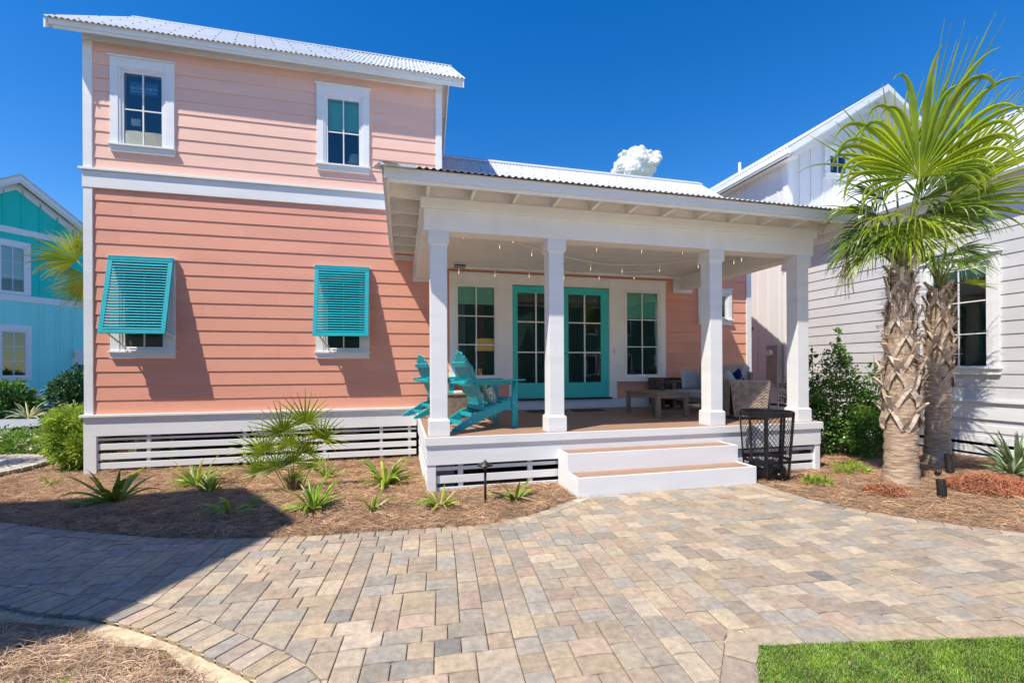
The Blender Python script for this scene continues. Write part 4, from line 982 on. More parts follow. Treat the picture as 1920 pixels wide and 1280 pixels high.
# gable wall in pieces round the window
def gpiece(a, c):
    front.add([(a, 0, 4.0), (c, 0, 4.0), (c, 0, gtop(c)), (a, 0, gtop(a))], [(0, 1, 2, 3)])
gpiece(0, hx0 - .06); gpiece(hx1 + .06, wdt / 2); gpiece(wdt / 2, wdt)
front.quad((hx0 - .06, 0, 4.0), (hx1 + .06, 0, 4.0), (hx1 + .06, 0, hz0 - .06), (hx0 - .06, 0, hz0 - .06))
front.add([(hx0 - .06, 0, hz1 + .06), (hx1 + .06, 0, hz1 + .06), (hx1 + .06, 0, gtop(hx1)), (hx0 - .06, 0, gtop(hx0))], [(0, 1, 2, 3)])
front.box(wdt - .1, wdt, 0.01, 6.0, 0, 7.45)
front.build('gable_wall', 'greyw', gh)
bt = MB(TG2)
for i in range(1, 20):
    x = i * 0.405
    if x < wdt - 0.1:
        z0 = 4.0
        if hx0 - 0.2 < x < hx1 + 0.2: bt.box(x - .02, x + .02, -.02, 0, 8.04, gtop(x) - .02); bt.box(x - .02, x + .02, -.02, 0, z0, 7.14)
        else: bt.box(x - .02, x + .02, -.02, 0, z0, gtop(x) - .02)
bt.build('battens', 'greyw', gh)
window(TG2, gh, (hx0, hx1, hz0, hz1), (11.909 - GX, 12.96 - GX, 7.141, 8.047), cols=2, rows=2, frame_w=0.07)
wbox('corner_board', [(0.0, 0.14, 4.0, 7.45)], T=TG2, parent=gh)
q = MB(TG2); q.poly([(0.1, -0.03, gtop(0.1) + .0), (wdt / 2, -0.03, gtop(wdt / 2)), (wdt / 2, -0.03, gtop(wdt / 2) - .28), (0.1, -0.03, gtop(0.1) - .28)], (0, 0.029, 0)); q.build('frieze_board', 'white', gh)
# side wall of the block facing the gap: Y from 10.5 to 17
TS = frame((GX, 17.5, 0), (0, -1, 0), (-1, 0, 0)); Lsd = 7.0
q = MB(TS); q.box(0, Lsd, 0.0, 0.1, 0.85, 7.5); q.build('wall', 'greyw', gh)
bt = MB(TS)
for i in range(17): bt.box(Lsd - 0.35 - i * 0.405 - .02, Lsd - 0.35 - i * 0.405 + .02, -.02, 0, 1.09, 7.35)
bt.build('battens', 'greyw', gh)
wbox('corner_board', [(Lsd - 0.14, Lsd + .03, 1.04, 7.45)], T=TS, parent=gh)
wbox('skirt_board', [(0, Lsd - .001, 0.60, 0.98, -0.03), (0, Lsd - .001, 0.981, 1.035, -0.07)], T=TS, parent=gh)
for z1, z0 in ((0.54, 0.42), (0.355, 0.235), (0.17, 0.05)): wbox('skirt_slat', [(0.0, Lsd - .001, z0, z1)], y0=-0.012, y1=0.008, T=TS, parent=gh)
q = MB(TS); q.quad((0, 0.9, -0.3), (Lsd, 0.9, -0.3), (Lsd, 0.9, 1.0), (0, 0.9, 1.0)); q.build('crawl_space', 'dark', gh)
window(TS, gh, (3.9, 4.4, 6.2, 6.95), (3.72, 4.58, 6.0, 7.15), cols=2, rows=2, frame_w=0.06)
# block roof: ridge along Y
EX2 = 10.25; RX2 = pkx; RZ2 = E2Z + s_h * (RX2 - EX2); L2 = math.hypot(RX2 - EX2, RZ2 - E2Z)
corrugate((EX2, 17.9, E2Z), (0, -1, 0), (RX2 - EX2, 0, RZ2 - E2Z), 7.85, lambda u: 0, lambda u: L2, gh, pitch=0.10)
q = MB(); q.poly([(EX2 + .03, 10.08, E2Z - .02), (RX2, 10.08, RZ2 - .02), (RX2, 10.08, RZ2 - .16), (EX2 + .03, 10.08, E2Z - .16)], (0, 7.8, 0))
q.poly([(2 * RX2 - EX2, 10.05, E2Z), (RX2, 10.05, RZ2 + .01), (RX2, 10.05, RZ2 - .15), (2 * RX2 - EX2, 10.05, E2Z - .15)], (0, 7.8, 0)); q.build('roof_deck', 'white', gh)
q = MB(); q.poly([(EX2 + .02, 10.05, E2Z - .01), (RX2, 10.05, RZ2 - .01), (RX2, 10.05, RZ2 - .20), (EX2 + .02, 10.05, E2Z - .20)], (0, 0.028, 0)); q.poly([(EX2 + .16, 10.079, E2Z + .0), (RX2, 10.079, RZ2 - .08), (RX2, 10.079, RZ2 - .27), (EX2 + .16, 10.079, E2Z - .19)], (0, 0.03, 0)); q.build('rake_board', 'white', gh)
q = MB(); q.box(EX2 + .005, EX2 + .03, 10.08, 17.85, E2Z - .16, E2Z - .012); q.box(EX2 + .031, EX2 + .07, 10.11, 17.85, E2Z - .22, E2Z - .10); q.build('fascia', 'white', gh)
q = MB(); q.box(10.4, GX - .001, 10.12, 17.8, 7.43, 7.45); q.build('soffit', 'whitew', gh)
q = MB(); q.tube([(11.2, 13.0, 8.1), (11.2, 13.0, 8.62)], 0.045, 10); q.build('vent_pipe', 'white', gh)
# electric meter on the side wall
em = thing('electric_meter', 'tall brown-grey electric meter box with a round dial on the board-and-batten wall', 'meter box', (10.45, 10.9, 1.9))
q = MB(); q.box(10.42, 10.62, 10.66, 11.06, 1.20, 2.30); q.build('box', 'meter', em, bevel=0.008)
q = MB(); q.box(10.41, 10.43, 10.66, 11.06, 1.20, 1.86); q.build('door', 'meter', em, bevel=0.004)
q = MB(); q.tube([(10.42, 10.90, 2.08), (10.33, 10.90, 2.08)], 0.085, 20); q.build('dial', 'linen', em)
q = MB(); q.box(10.405, 10.412, 10.88, 11.02, 1.80, 1.85); q.build('tag', 'green', em)
q = MB(); q.tube([(10.52, 10.75, 1.20), (10.52, 10.75, 0.0)], 0.022, 10); q.build('conduit', 'meterside', em)

# ================================================================== TEAL HOUSE (left)
phi = R(90 - 34.6)
th_ = thing('beach_house', 'teal and aqua gabled house behind the left corner of the pink house', 'house', (-18.42, 27.222, -0.2), phi)
TT = Matrix.Translation((-18.42, 27.222, 0)) @ Matrix.Rotation(phi, 4, 'Z')
pk, hw = 0.05, 4.3; st_ = 0.70
def ttop(x): return 10.75 - st_ * abs(x - pk)
uw, lw = (-0.47, 0.32, 5.57, 7.72), (-0.45, 0.355, 1.45, 3.56)
def board_wall(z0, z1, m, holes, top=None, name='wall'):
    b = MB(TT); xs = sorted({pk - hw, pk, pk + hw} | {h for r in holes for h in r[:2]})
    for a, c in zip(xs[:-1], xs[1:]):
        xm = (a + c) / 2; hs_ = [h for h in holes if h[0] < xm < h[1]]
        segs = [(z0, z1)]
        for h in hs_: segs = [(z0, h[2]), (h[3], z1)]
        for e, f in segs:
            if top and f == z1: b.quad((a, 0, e), (c, 0, e), (c, 0, top(c)), (a, 0, top(a)))
            else: b.quad((a, 0, e), (c, 0, e), (c, 0, f), (a, 0, f))
    return b.build(name, m, th_)
board_wall(0.72, 5.09, 'aqua', [(-0.52, 0.42, 1.38, 3.63)])
board_wall(5.40, 9.0, 'tealhouse', [(-0.54, 0.39, 5.5, 7.79)], ttop)
bt = MB(TT); bt2 = MB(TT)
for i in range(-7, 9):
    x = 0.93 + (i - 1) * 0.66 - 0.0
    if x > pk + hw: continue
    if not (-0.8 < x < 0.62): bt.box(x - .035, x + .035, -.05, 0, 0.72, 5.09); bt2.box(x - .035, x + .035, -.05, 0, 5.40, 8.38)
    else: bt.box(x - .025, x + .025, -.02, 0, 3.93, 5.09); bt2.box(x - .025, x + .025, -.02, 0, 8.05, 8.38)
    bt2.box(x - .035, x + .035, -.05, 0, 8.68, ttop(x))
bt.build('battens', 'aqua', th_); bt2.build('battens', 'tealhouse', th_)
wbox('band_board', [(pk - hw, pk + hw, 8.38, 8.68, -0.04), (pk - hw, pk + hw, 5.09, 5.40, -0.04)], 'lilac', T=TT, parent=th_)
wbox('skirt_board', [(pk - hw, pk + hw, 0.26, 0.70, -0.03)], 'lilac', T=TT, parent=th_)
for z1, z0 in ((0.21, 0.12), (0.08, -0.01), (-0.05, -0.14)): wbox('skirt_slat', [(pk - hw, pk + hw, z0, z1)], 'lilac', y0=-0.01, T=TT, parent=th_)
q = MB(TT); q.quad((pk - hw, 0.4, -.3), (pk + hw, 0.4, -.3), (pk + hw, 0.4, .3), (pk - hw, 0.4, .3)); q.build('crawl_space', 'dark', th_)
window(TT, th_, uw, (-0.72, 0.57, 5.42, 8.04), trim='lilac', cols=2, rows=3, frame_w=0.06, blind=1.55, blindm='blindw', sill=False, head=False)
window(TT, th_, lw, (-0.70, 0.59, 1.2, 3.92), trim='lilac', cols=2, rows=3, frame_w=0.07, head=False)
# roof
for sgn_ in (-1, 1):
    x1 = pk + sgn_ * (hw + 0.4); zt, ze = 11.28, 11.28 - st_ * (hw + 0.4)
    q = MB(TT); q.poly([(pk, -0.5, zt), (x1, -0.5, ze), (x1, -0.5, ze - 0.06), (pk, -0.5, zt - 0.06)], (0, 9, 0)); q.build('roof', 'roof', th_)
    q = MB(TT); q.poly([(pk, -0.47, zt - .07), (x1, -0.47, ze - .07), (x1, -0.47, ze - 0.32), (pk, -0.47, zt - 0.32)], (0, 0.05, 0)); q.poly([(pk, -0.41, zt - .20), (x1, -0.41, ze - .20), (x1, -0.41, ze - 0.42), (pk, -0.41, zt - 0.42)], (0, 0.05, 0)); q.build('rake_board', 'lilac', th_)
    q = MB(TT); q.poly([(pk, -0.05, zt - .35), (x1, -0.05, ze - .35), (x1, -0.05, ze - 0.72), (pk, -0.05, zt - 0.72)], (0, 0.04, 0)); q.build('frieze_board', 'lilac', th_)
    q = MB(TT)
    for i in range(6): x = pk + sgn_ * (0.5 + i * 0.8); z = zt - st_ * abs(x - pk) - .07; q.box(x - .04, x + .04, -.37, -.05, z - .18, z)
    q.build_each('outrigger', 'lilac', th_)
q = MB(TT); q.box(pk - hw, pk - hw + .1, 0.01, 8, 0, 7.7); q.box(pk + hw - .1, pk + hw, 0.01, 8, 0, 7.7); q.build('wall', 'tealhouse', th_)
mbx = thing('electric_meter', 'grey electric meter box with a yellow label on the aqua wall', 'meter box', TT @ Vector((2.5, -0.1, 2.4)), phi)
q = MB(TT); q.box(2.2, 2.95, -0.30, -0.02, 1.98, 2.80); q.build('box', 'greyw', mbx, bevel=0.01)
q = MB(TT); q.box(2.185, 2.199, -0.22, -0.10, 2.35, 2.62); m_, t_, p_ = nodes('yellow_label'); p_.inputs['Base Color'].default_value = (0.7, 0.55, 0.05, 1); q.build('label', m_, mbx)
q = MB(TT); q.tube([(2.45, -.12, 1.98), (2.45, -.12, 0.2)], 0.05, 8); q.tube([(2.62, -.12, 1.98), (2.62, -.12, 0.2)], 0.04, 8); q.build('conduit', 'bronze', mbx)
q = MB(TT); q.tube([(1.72, -.02, 1.48), (1.72, -.12, 1.48)], 0.10, 14); tag(q.build('wall_vent', 'greyw'), 'small round grey vent cap low on the aqua wall', 'vent')

# ================================================================== HOUSE BEHIND THE CAMERA'S LEFT (casts the foreground shade)
nb_ = thing('beach_house', 'cream gabled house whose shade falls across the left path', 'house', (-11, 2, 0))
aY, aZ, gx = 2.15, 9.5, -6.1
q = MB(); pts = [(gx, -0.9, 5.55), (gx, aY, aZ), (gx, 5.25, 7.02), (gx, 5.25, 6.85), (gx, aY, aZ - .2), (gx, -0.9, 5.35)]; q.poly(pts, (-9.5, 0, 0)); q.build('roof', 'roof', nb_)
q = MB(); q.poly([(gx - .45, -0.5, -0.2), (gx - .45, 4.8, -0.2), (gx - .45, 4.8, 7.1), (gx - .45, aY, aZ - .25), (gx - .45, -0.5, 5.8)], (-8.6, 0, 0)); q.build('wall', mat('cream_siding', (0.62, 0.60, 0.45), 0.6), nb_)
q = MB()
for y, z in ((0.6, 1.2), (3.0, 1.2), (3.0, 4.3), (0.6, 4.0)): q.box(gx - .45, gx - .42, y, y + 0.9, z, z + 1.6)
q.build('window_casings', 'white', nb_)
# house across the green behind the camera: only its reflection shows in the glass
def across(label, x0, x1, m, H):
    rb = thing('beach_house', label, 'house', ((x0 + x1) / 2, -18, 0)); q = MB(); q.box(x0, x1, -24, -18, -0.2, H); q.build('wall', m, rb)
    q = MB(); q.poly([(x0 - .6, -17.5, H - .1), (x0 - .6, -21, H + 2.4), (x0 - .6, -24.5, H - .1)], (x1 - x0 + 1.2, 0, 0)); q.build('roof', 'roof', rb)
    x = x0 + 1.5
    while x < x1 - 2:
        for z in (1.0, 4.6):
            q = MB(); q.box(x, x + 1.1, -18.0, -17.95, z, z + 1.9); w = q.build('window', 'white', rb); q = MB(); q.box(x + .14, x + .96, -17.95, -17.94, z + .14, z + 1.76); q.build('pane', 'dark', w)
        x += 3.4
across('sage green two-storey house across the lawn, mirrored in the porch glass', -9, 8, mat('sage_siding', (0.10, 0.20, 0.12), 0.6, 0.1, 2), 7.6)
across('dark green two-storey house across the lawn to the right, mirrored in the glass', 11, 30, mat('forest_siding', (0.05, 0.14, 0.09), 0.6, 0.1, 2), 7.8)


# ================================================================== PORCH FURNITURE
def adirondack(label, loc, rz, group):
    t = thing('adirondack_chair', label, 'chair', loc, rz, group); T = t.matrix_world @ Matrix.Scale(1.07, 4)
    c = 'teal'
    for s in (-1, 1):
        q = MB(T); q.box(0.37, 0.465, s * 0.30 - 0.014, s * 0.30 + 0.014, 0, 0.685); q.build('leg', c, t, bevel=0.004)
        prof = [(0.47, 0.305), (0.47, 0.41), (0.36, 0.415), (0.15, 0.345), (-0.08, 0.275), (-0.20, 0.245), (-0.33, 0.165), (-0.50, 0.075), (-0.575, 0.035), (-0.585, 0.0), (-0.47, 0.0), (-0.28, 0.065), (-0.05, 0.16), (0.2, 0.24)]
        y = s * 0.27 - 0.014; q = MB(T); q.poly([(x, y, z) for x, z in prof], (0, 0.028, 0)); q.build('rail', c, t, bevel=0.003)
        q = MB(T); q.poly([(0.545, s * 0.27, 0.687), (0.545, s * 0.40, 0.687), (0.42, s * 0.415, 0.687), (0.10, s * 0.395, 0.687), (-0.34, s * 0.36, 0.687), (-0.36, s * 0.31, 0.687), (-0.30, s * 0.27, 0.687)], (0, 0, 0.024)); q.build('arm', c, t, bevel=0.004)
        q = MB(T); q.poly([(0.39, s * 0.315, 0.686), (0.39, s * 0.385, 0.686), (0.39, s * 0.365, 0.62), (0.39, s * 0.315, 0.50)], (0.025, 0, 0)); q.box(-0.30, 0.36, s * 0.28 - 0.012, s * 0.28 + 0.012, 0.63, 0.686); q.build('arm_bracket', c, t)
    q = MB(T)
    top = [(0.47, 0.425), (0.36, 0.430), (0.15, 0.360), (-0.05, 0.300)]
    for i in range(6):
        u = i / 5 * 0.50; x = 0.43 - u; z = np.interp(x, [-0.05, 0.15, 0.36, 0.47], [0.300, 0.360, 0.430, 0.425]); dzx = 0.3 if x < 0.36 else 0.02
        q.bar((x - 0.04, 0, z - 0.04 * dzx), (x + 0.04, 0, z + 0.04 * dzx), 0.568, 0.018)
    q.build('seat', c, t, bevel=0.002)
    # fanned back slats
    B0 = Vector((-0.03, 0, 0.27)); D = Vector((-0.36, 0, 0.93)).normalized(); q = MB(T); Nn = Vector((0.93, 0, 0.36)).normalized()
    for i in range(7):
        k = i - 3; yb, yt = k * 0.066, k * 0.088; L = 0.93 - 0.022 * k * k
        wb, wt = 0.029, 0.040; pts = []
        for yy, w, l in ((yb, wb, 0), (yt * L / 0.9, wt, L - 0.02)): pts.append((yy, w, l))
        a = B0 + D * 0; e = B0 + D * (L - 0.02 - 0.012 * abs(k)); tip = B0 + D * L
        poly = [a + Vector((0, yb - wb, 0)), a + Vector((0, yb + wb, 0)), e + Vector((0, yt + wt, 0)), tip + Vector((0, yt - 0.008 * k, 0)), e + Vector((0, yt - wt, 0))]
        q.poly(poly, -Nn * 0.018)
    q.build('backrest', c, t, bevel=0.003)
    q = MB(T)
    for l, w in ((0.42, 0.62), (0.72, 0.56), (0.06, 0.52)):
        p = B0 + D * l - Nn * 0.035; q.bar(p - Vector((0, w / 2, 0)), p + Vector((0, w / 2, 0)), 0.03, 0.075, up=D)
    q.box(-0.335, -0.30, -0.36, 0.36, 0.645, 0.686); q.build('back_brace', c, t, bevel=0.004)
    q = MB(T); q.box(0.44, 0.46, -0.255, 0.255, 0.30, 0.40); q.box(0.10, 0.13, -0.255, 0.255, 0.16, 0.23); q.box(-0.40, -0.375, -0.255, 0.255, 0.07, 0.125); q.box(-0.22, -0.195, -0.255, 0.255, 0.17, 0.225); q.build('stretcher', c, t, bevel=0.003)
    q = MB(T)
    for s in (-1, 1):
        for x, z in ((0.395, 0.36), (0.44, 0.33), (0.395, 0.66), (0.44, 0.66), (0.1, 0.25), (-0.3, 0.12)): q.box(x - .006, x + .006, s * 0.3155 - .003 if x > .3 else s * 0.2855 - .003, s * 0.3155 + .003 if x > .3 else s * 0.2855 + .003, z - .006, z + .006)
    q.build('screws', 'linen', t)
    return t
adirondack('teal slatted adirondack chair nearest the left porch column, patterned pillow on its seat', (1.22, 6.98 + 0.12, DZ), R(17), 'teal adirondack chairs')
adirondack('teal adirondack chair at the back left of the porch, half hidden behind the left column', (0.70, 9.06, DZ), R(20), 'teal adirondack chairs')

def pillow(name, label, loc, rot, w, h, th, m, group=None, pinch=0.10):
    t = Matrix.Translation(loc) @ rot.to_matrix().to_4x4() if hasattr(rot, 'to_matrix') else Matrix.Translation(loc) @ rot
    n = 12; vs = []; fs = []
    for sgn in (1, -1):
        for i in range(n + 1):
            for j in range(n + 1):
                u, v = 2 * i / n - 1, 2 * j / n - 1; e = max(0, (1 - u ** 4) * (1 - v ** 4)) ** 0.6
                px = u * w / 2 * (1 - pinch * (1 - v * v)); py = v * h / 2 * (1 - pinch * (1 - u * u))
                vs.append((px, py, sgn * e * th / 2))
    k = (n + 1) ** 2
    for s in range(2):
        for i in range(n):
            for j in range(n):
                a = s * k + i * (n + 1) + j; f = (a, a + n + 1, a + n + 2, a + 1); fs.append(f if s == 0 else f[::-1])
    b = MB(t); b.add(vs, fs); o = b.build(name, m, None, smooth=True); return tag(o, label, 'pillow', group)
def pattern_mat():
    m, t, p = nodes('printed_pillow_cloth'); p.inputs['Roughness'].default_value = 0.85
    tc = t.nodes.new('ShaderNodeTexCoord'); nz = t.nodes.new('ShaderNodeTexNoise'); nz.inputs['Scale'].default_value = 9; nz.inputs['Detail'].default_value = 6; nz.inputs['Distortion'].default_value = 2.5
    rp = t.nodes.new('ShaderNodeValToRGB'); cr = rp.color_ramp; cr.interpolation = 'CONSTANT'
    cr.elements[0].position = 0; cr.elements[0].color = (0.03, 0.08, 0.25, 1); cr.elements[1].position = 0.40; cr.elements[1].color = (0.25, 0.45, 0.40, 1)
    for po_, c in ((0.46, (0.75, 0.74, 0.70, 1)), (0.55, (0.12, 0.30, 0.10, 1)), (0.60, (0.7, 0.7, 0.66, 1)), (0.68, (0.45, 0.55, 0.12, 1))):
        e = cr.elements.new(po_); e.color = c
    t.links.new(tc.outputs['Object'], nz.inputs[0]); t.links.new(nz.outputs[0], rp.inputs[0]); t.links.new(rp.outputs[0], p.inputs['Base Color']); return m
M['print'] = pattern_mat()
from mathutils import Euler
pillow('throw_pillow', 'small printed blue and green throw pillow leaning in the nearer teal chair', (1.33, 7.14, DZ + 0.55), Euler((0, R(66), R(17))), 0.44, 0.42, 0.15, M['print'])

# weathered coffee table
def coffee_table(loc, rz):
    t = thing('coffee_table', 'weathered teak coffee table with square legs on the porch deck', 'table', loc, rz); T = t.matrix_world
    L, Wd, H = 1.18, 0.70, 0.46
    q = MB(T)
    for i in range(7): q.box(-Wd / 2 + i * 0.1003, -Wd / 2 + i * 0.1003 + 0.096, -L / 2, L / 2, H - 0.025, H)
    q.build('tabletop', 'patio_wood', t, bevel=0.003)
    for sx in (-1, 1):
        for sy in (-1, 1):
            q = MB(T); x, y = sx * (Wd / 2 - 0.05), sy * (L / 2 - 0.05); q.box(x - .038, x + .038, y - .038, y + .038, 0, H - 0.026); q.build('leg', 'patio_wood', t, bevel=0.005)
    q = MB(T); q.box(-Wd / 2 + .09, Wd / 2 - .09, -L / 2 + .03, -L / 2 + .055, H - .10, H - .027); q.box(-Wd / 2 + .09, Wd / 2 - .09, L / 2 - .055, L / 2 - .03, H - .10, H - .027)
    q.box(-Wd / 2 + .03, -Wd / 2 + .055, -L / 2 + .09, L / 2 - .09, H - .10, H - .027); q.box(Wd / 2 - .055, Wd / 2 - .03, -L / 2 + .09, L / 2 - .09, H - .10, H - .027); q.build('apron', 'patio_wood', t, bevel=0.002)
coffee_table((4.92, 8.03, DZ), R(1.5))

def loveseat(loc, rz):
    """local: faces +x, length along y"""
    t = thing('loveseat', 'teak-framed patio loveseat with grey seat and back cushions at the right end of the porch', 'sofa', loc, rz); T = t.matrix_world
    L, D = 1.62, 0.82; w = 'patio_wood'
    q = MB(T)
    q.box(-D / 2 + .06, D / 2 - .01, -L / 2 + .05, L / 2 - .05, 0.20, 0.29)
    q.build('seat_frame', w, t, bevel=0.004)
    for sy in (-1, 1):
        y = sy * (L / 2 - 0.04)
        for x, zt in ((D / 2 - .05, 0.60), (-D / 2 + .05, 0.84)):
            q = MB(T); q.box(x - .035, x + .035, y - .035, y + .035, 0, zt); q.build('leg', w, t, bevel=0.005)
        q = MB(T); q.box(-D / 2, D / 2 + .02, y - .055, y + .055, 0.601, 0.635); q.box(-D / 2 + .09, D / 2 - .09, y - .02, y + .02, 0.10, 0.15); q.build('arm', w, t, bevel=0.005)
    q = MB(T)
    for z in (0.40, 0.55, 0.70, 0.82): q.box(-D / 2 + .04, -D / 2 + .06, -L / 2 + .08, L / 2 - .08, z, z + .05)
    q.build('back_frame', w, t, bevel=0.003)
    def cush(x0, x1, y0, y1, z0, z1, lean=0):
        q = MB(T @ Matrix.Translation(((x0 + x1) / 2, (y0 + y1) / 2, (z0 + z1) / 2)) @ Matrix.Rotation(lean, 4, 'Y')); q.box(-(x1 - x0) / 2, (x1 - x0) / 2, -(y1 - y0) / 2, (y1 - y0) / 2, -(z1 - z0) / 2, (z1 - z0) / 2); return q
    for sy in (-1, 1):
        y0, y1 = (-L / 2 + .08, -.005) if sy < 0 else (.005, L / 2 - .08)
        o = cush(-D / 2 + .08, D / 2 + .02, y0, y1, 0.29, 0.45).build('seat_cushion', 'cushion', t, bevel=0.035, smooth=False)
        o = cush(-D / 2 + .05, -D / 2 + .22, y0, y1, 0.46, 0.98, R(-12)).build('back_cushion', 'cushion', t, bevel=0.05)
loveseat((6.36, 8.28, DZ), R(180 - 2))
pillow('throw_pillow', 'square grey pillow propped against the far arm of the patio loveseat', (6.32, 8.92, DZ + 0.66), Euler((R(80), 0, R(8))), 0.50, 0.46, 0.15, M['cushion'])
pillow('throw_pillow', 'white and blue linen pillow lying against the near end of the patio loveseat', (6.50, 7.82, DZ + 0.66), Euler((R(64), R(14), R(60))), 0.46, 0.40, 0.14, M['linen'])
pillow('throw_pillow', 'dark navy pillow behind the white pillow on the patio loveseat', (6.60, 7.72, DZ + 0.68), Euler((R(72), R(20), R(75))), 0.42, 0.40, 0.13, M['navy'])

def weave_panel(b, O, U, V, nu, nv, N, taper=0.0, amp=0.006):
    """over-under weave surface: O bottom-left, U width vec, V height vec, N outward; taper narrows the bottom"""
    O, U, V, N = Vector(O), Vector(U), Vector(V), Vector(N); vs = []; sx, sy = 4, 2
    I, J = nu * sx, nv * sy
    for j in range(J + 1):
        v = j / J; tp = taper * (1 - v)
        for i in range(I + 1):
            u = i / I; uu = tp + u * (1 - 2 * tp)
            row = j // sy; ph = math.sin(math.pi * (i / sx + (row % 2)))
            rowp = abs(math.sin(math.pi * j / sy + math.pi / 4)) if sy > 1 else 1
            p = O + U * uu + V * v + N * (amp * ph * 0.8 + amp * (0.9 if j % sy == 1 else -0.7)); vs.append(p)
    fs = [(j * (I + 1) + i, j * (I + 1) + i + 1, (j + 1) * (I + 1) + i + 1, (j + 1) * (I + 1) + i) for j in range(J) for i in range(I)]
    b.add(vs, fs)
def tub_chair(label, loc, rz, m):
    """local: faces +y, wicker shell round back and sides"""
    t = thing('wicker_chair', label, 'chair', loc, rz, 'square wicker tub chairs'); T = t.matrix_world; w, d, h = 0.66, 0.64, 0.68; e = 0.07
    q = MB(T)
    weave_panel(q, (-w / 2, -d / 2, 0.05), (w, 0, 0), (0, 0, h - .05), 17, 24, (0, -1, 0), taper=0.10, amp=0.010)
    q.build('backrest', m, t, smooth=False)
    for s in (-1, 1):
        q = MB(T); O = (s * w / 2, -d / 2, 0.05) if s > 0 else (s * w / 2, d / 2, 0.05); U = (0, d, 0) if s > 0 else (0, -d, 0)
        weave_panel(q, O, U, (0, 0, h - .05), 17, 24, (s, 0, 0), taper=0.10, amp=0.010); q.build('arm', m, t)
    q = MB(T)
    ring = [(-w / 2 + .02, d / 2, h), (-w / 2 + .02, -d / 2 + .02, h), (w / 2 - .02, -d / 2 + .02, h), (w / 2 - .02, d / 2, h)]
    for a, c in zip(ring[:-1], ring[1:]): q.tube([a, c], 0.026, 10)
    for s in (-1, 1): q.tube([(s * (w / 2 - .05), d / 2 - .03, 0.05), (s * (w / 2 - .01), d / 2, h)], 0.02, 8)
    q.build('rim', m, t, smooth=True)
    q = MB(T); q.add([(-w / 2 + .10, -d / 2 + .09, .06), (w / 2 - .10, -d / 2 + .09, .06), (w / 2 - .1, d / 2 - .06, .06), (-w / 2 + .10, d / 2 - .06, .06), (-w / 2 + .05, -d / 2 + .06, h - .03), (w / 2 - .05, -d / 2 + .06, h - .03), (w / 2 - .05, d / 2 - .0, h - .03), (-w / 2 + .05, d / 2 - .0, h - .03)],
                     [(0, 1, 5, 4), (1, 2, 6, 5), (3, 0, 4, 7)]); q.box(-w / 2 + .09, w / 2 - .09, -d / 2 + .1, d / 2 - .02, 0.22, 0.30); q.build('inner_shell', m, t)
    q = MB(T); q.box(-w / 2 + .10, w / 2 - .10, -d / 2 + .11, d / 2 + .0, 0.301, 0.42); q.build('seat_cushion', 'cushion', t, bevel=0.03)
    for sx in (-1, 1):
        for sy in (-1, 1):
            q = MB(T); x, y = sx * (w / 2 - .11), sy * (d / 2 - .10); q.box(x - .025, x + .025, y - .025, y + .025, 0, .06); q.build('leg', 'wickerdark', t)
tub_chair('square grey wicker tub chair standing behind the black mesh bin, back turned', (6.13, 7.02, DZ), R(-25), 'wicker')
tub_chair('dark wicker tub chair at the back wall beside the loveseat', (5.98, 9.24, DZ), R(178), 'wickerdark')
ws = thing('wicker_side_table', 'low brown wicker side table between the two teal chairs', 'table', (0.98, 8.05, DZ))
q = MB(ws.matrix_world); 
for a in range(4):
    qa = MB(ws.matrix_world @ Matrix.Rotation(a * math.pi / 2, 4, 'Z')); weave_panel(qa, (-.22, -.22, 0.0), (.44, 0, 0), (0, 0, .46), 20, 34, (0, -1, 0)); q.v += [Vector(v) for v in qa.v] if False else []; n0 = len(q.v); q.v += qa.v; q.f += [tuple(i + n0 for i in f) for f in qa.f]; q.c += qa.c
q.build('base', 'wicker', ws)
q = MB(ws.matrix_world); q.box(-.24, .24, -.24, .24, .461, .485); q.build('top', 'wickerdark', ws, bevel=0.006)
bk = MB(); bk.box(0.90, 1.06, 7.98, 8.10, DZ + .486, DZ + .52); bk.box(0.91, 1.05, 7.99, 8.09, DZ + .521, DZ + .54); tag(bk.build('folded_cloth', 'linen', None, bevel=0.008), 'folded white cloth lying on the wicker side table', 'cloth')
for i, (x0, x1, y0, y1, l) in enumerate(((2.62, 3.42, 9.02, 9.42, 'brown door mat in front of the left french door'), (3.62, 4.30, 9.00, 9.40, 'brown door mat in front of the right french door'))):
    q = MB(); q.box(x0, x1, y0, y1, DZ + .001, DZ + .014); o = q.build('door_mat', 'mat', None, bevel=0.004); tag(o, l, 'mat', 'door mats')

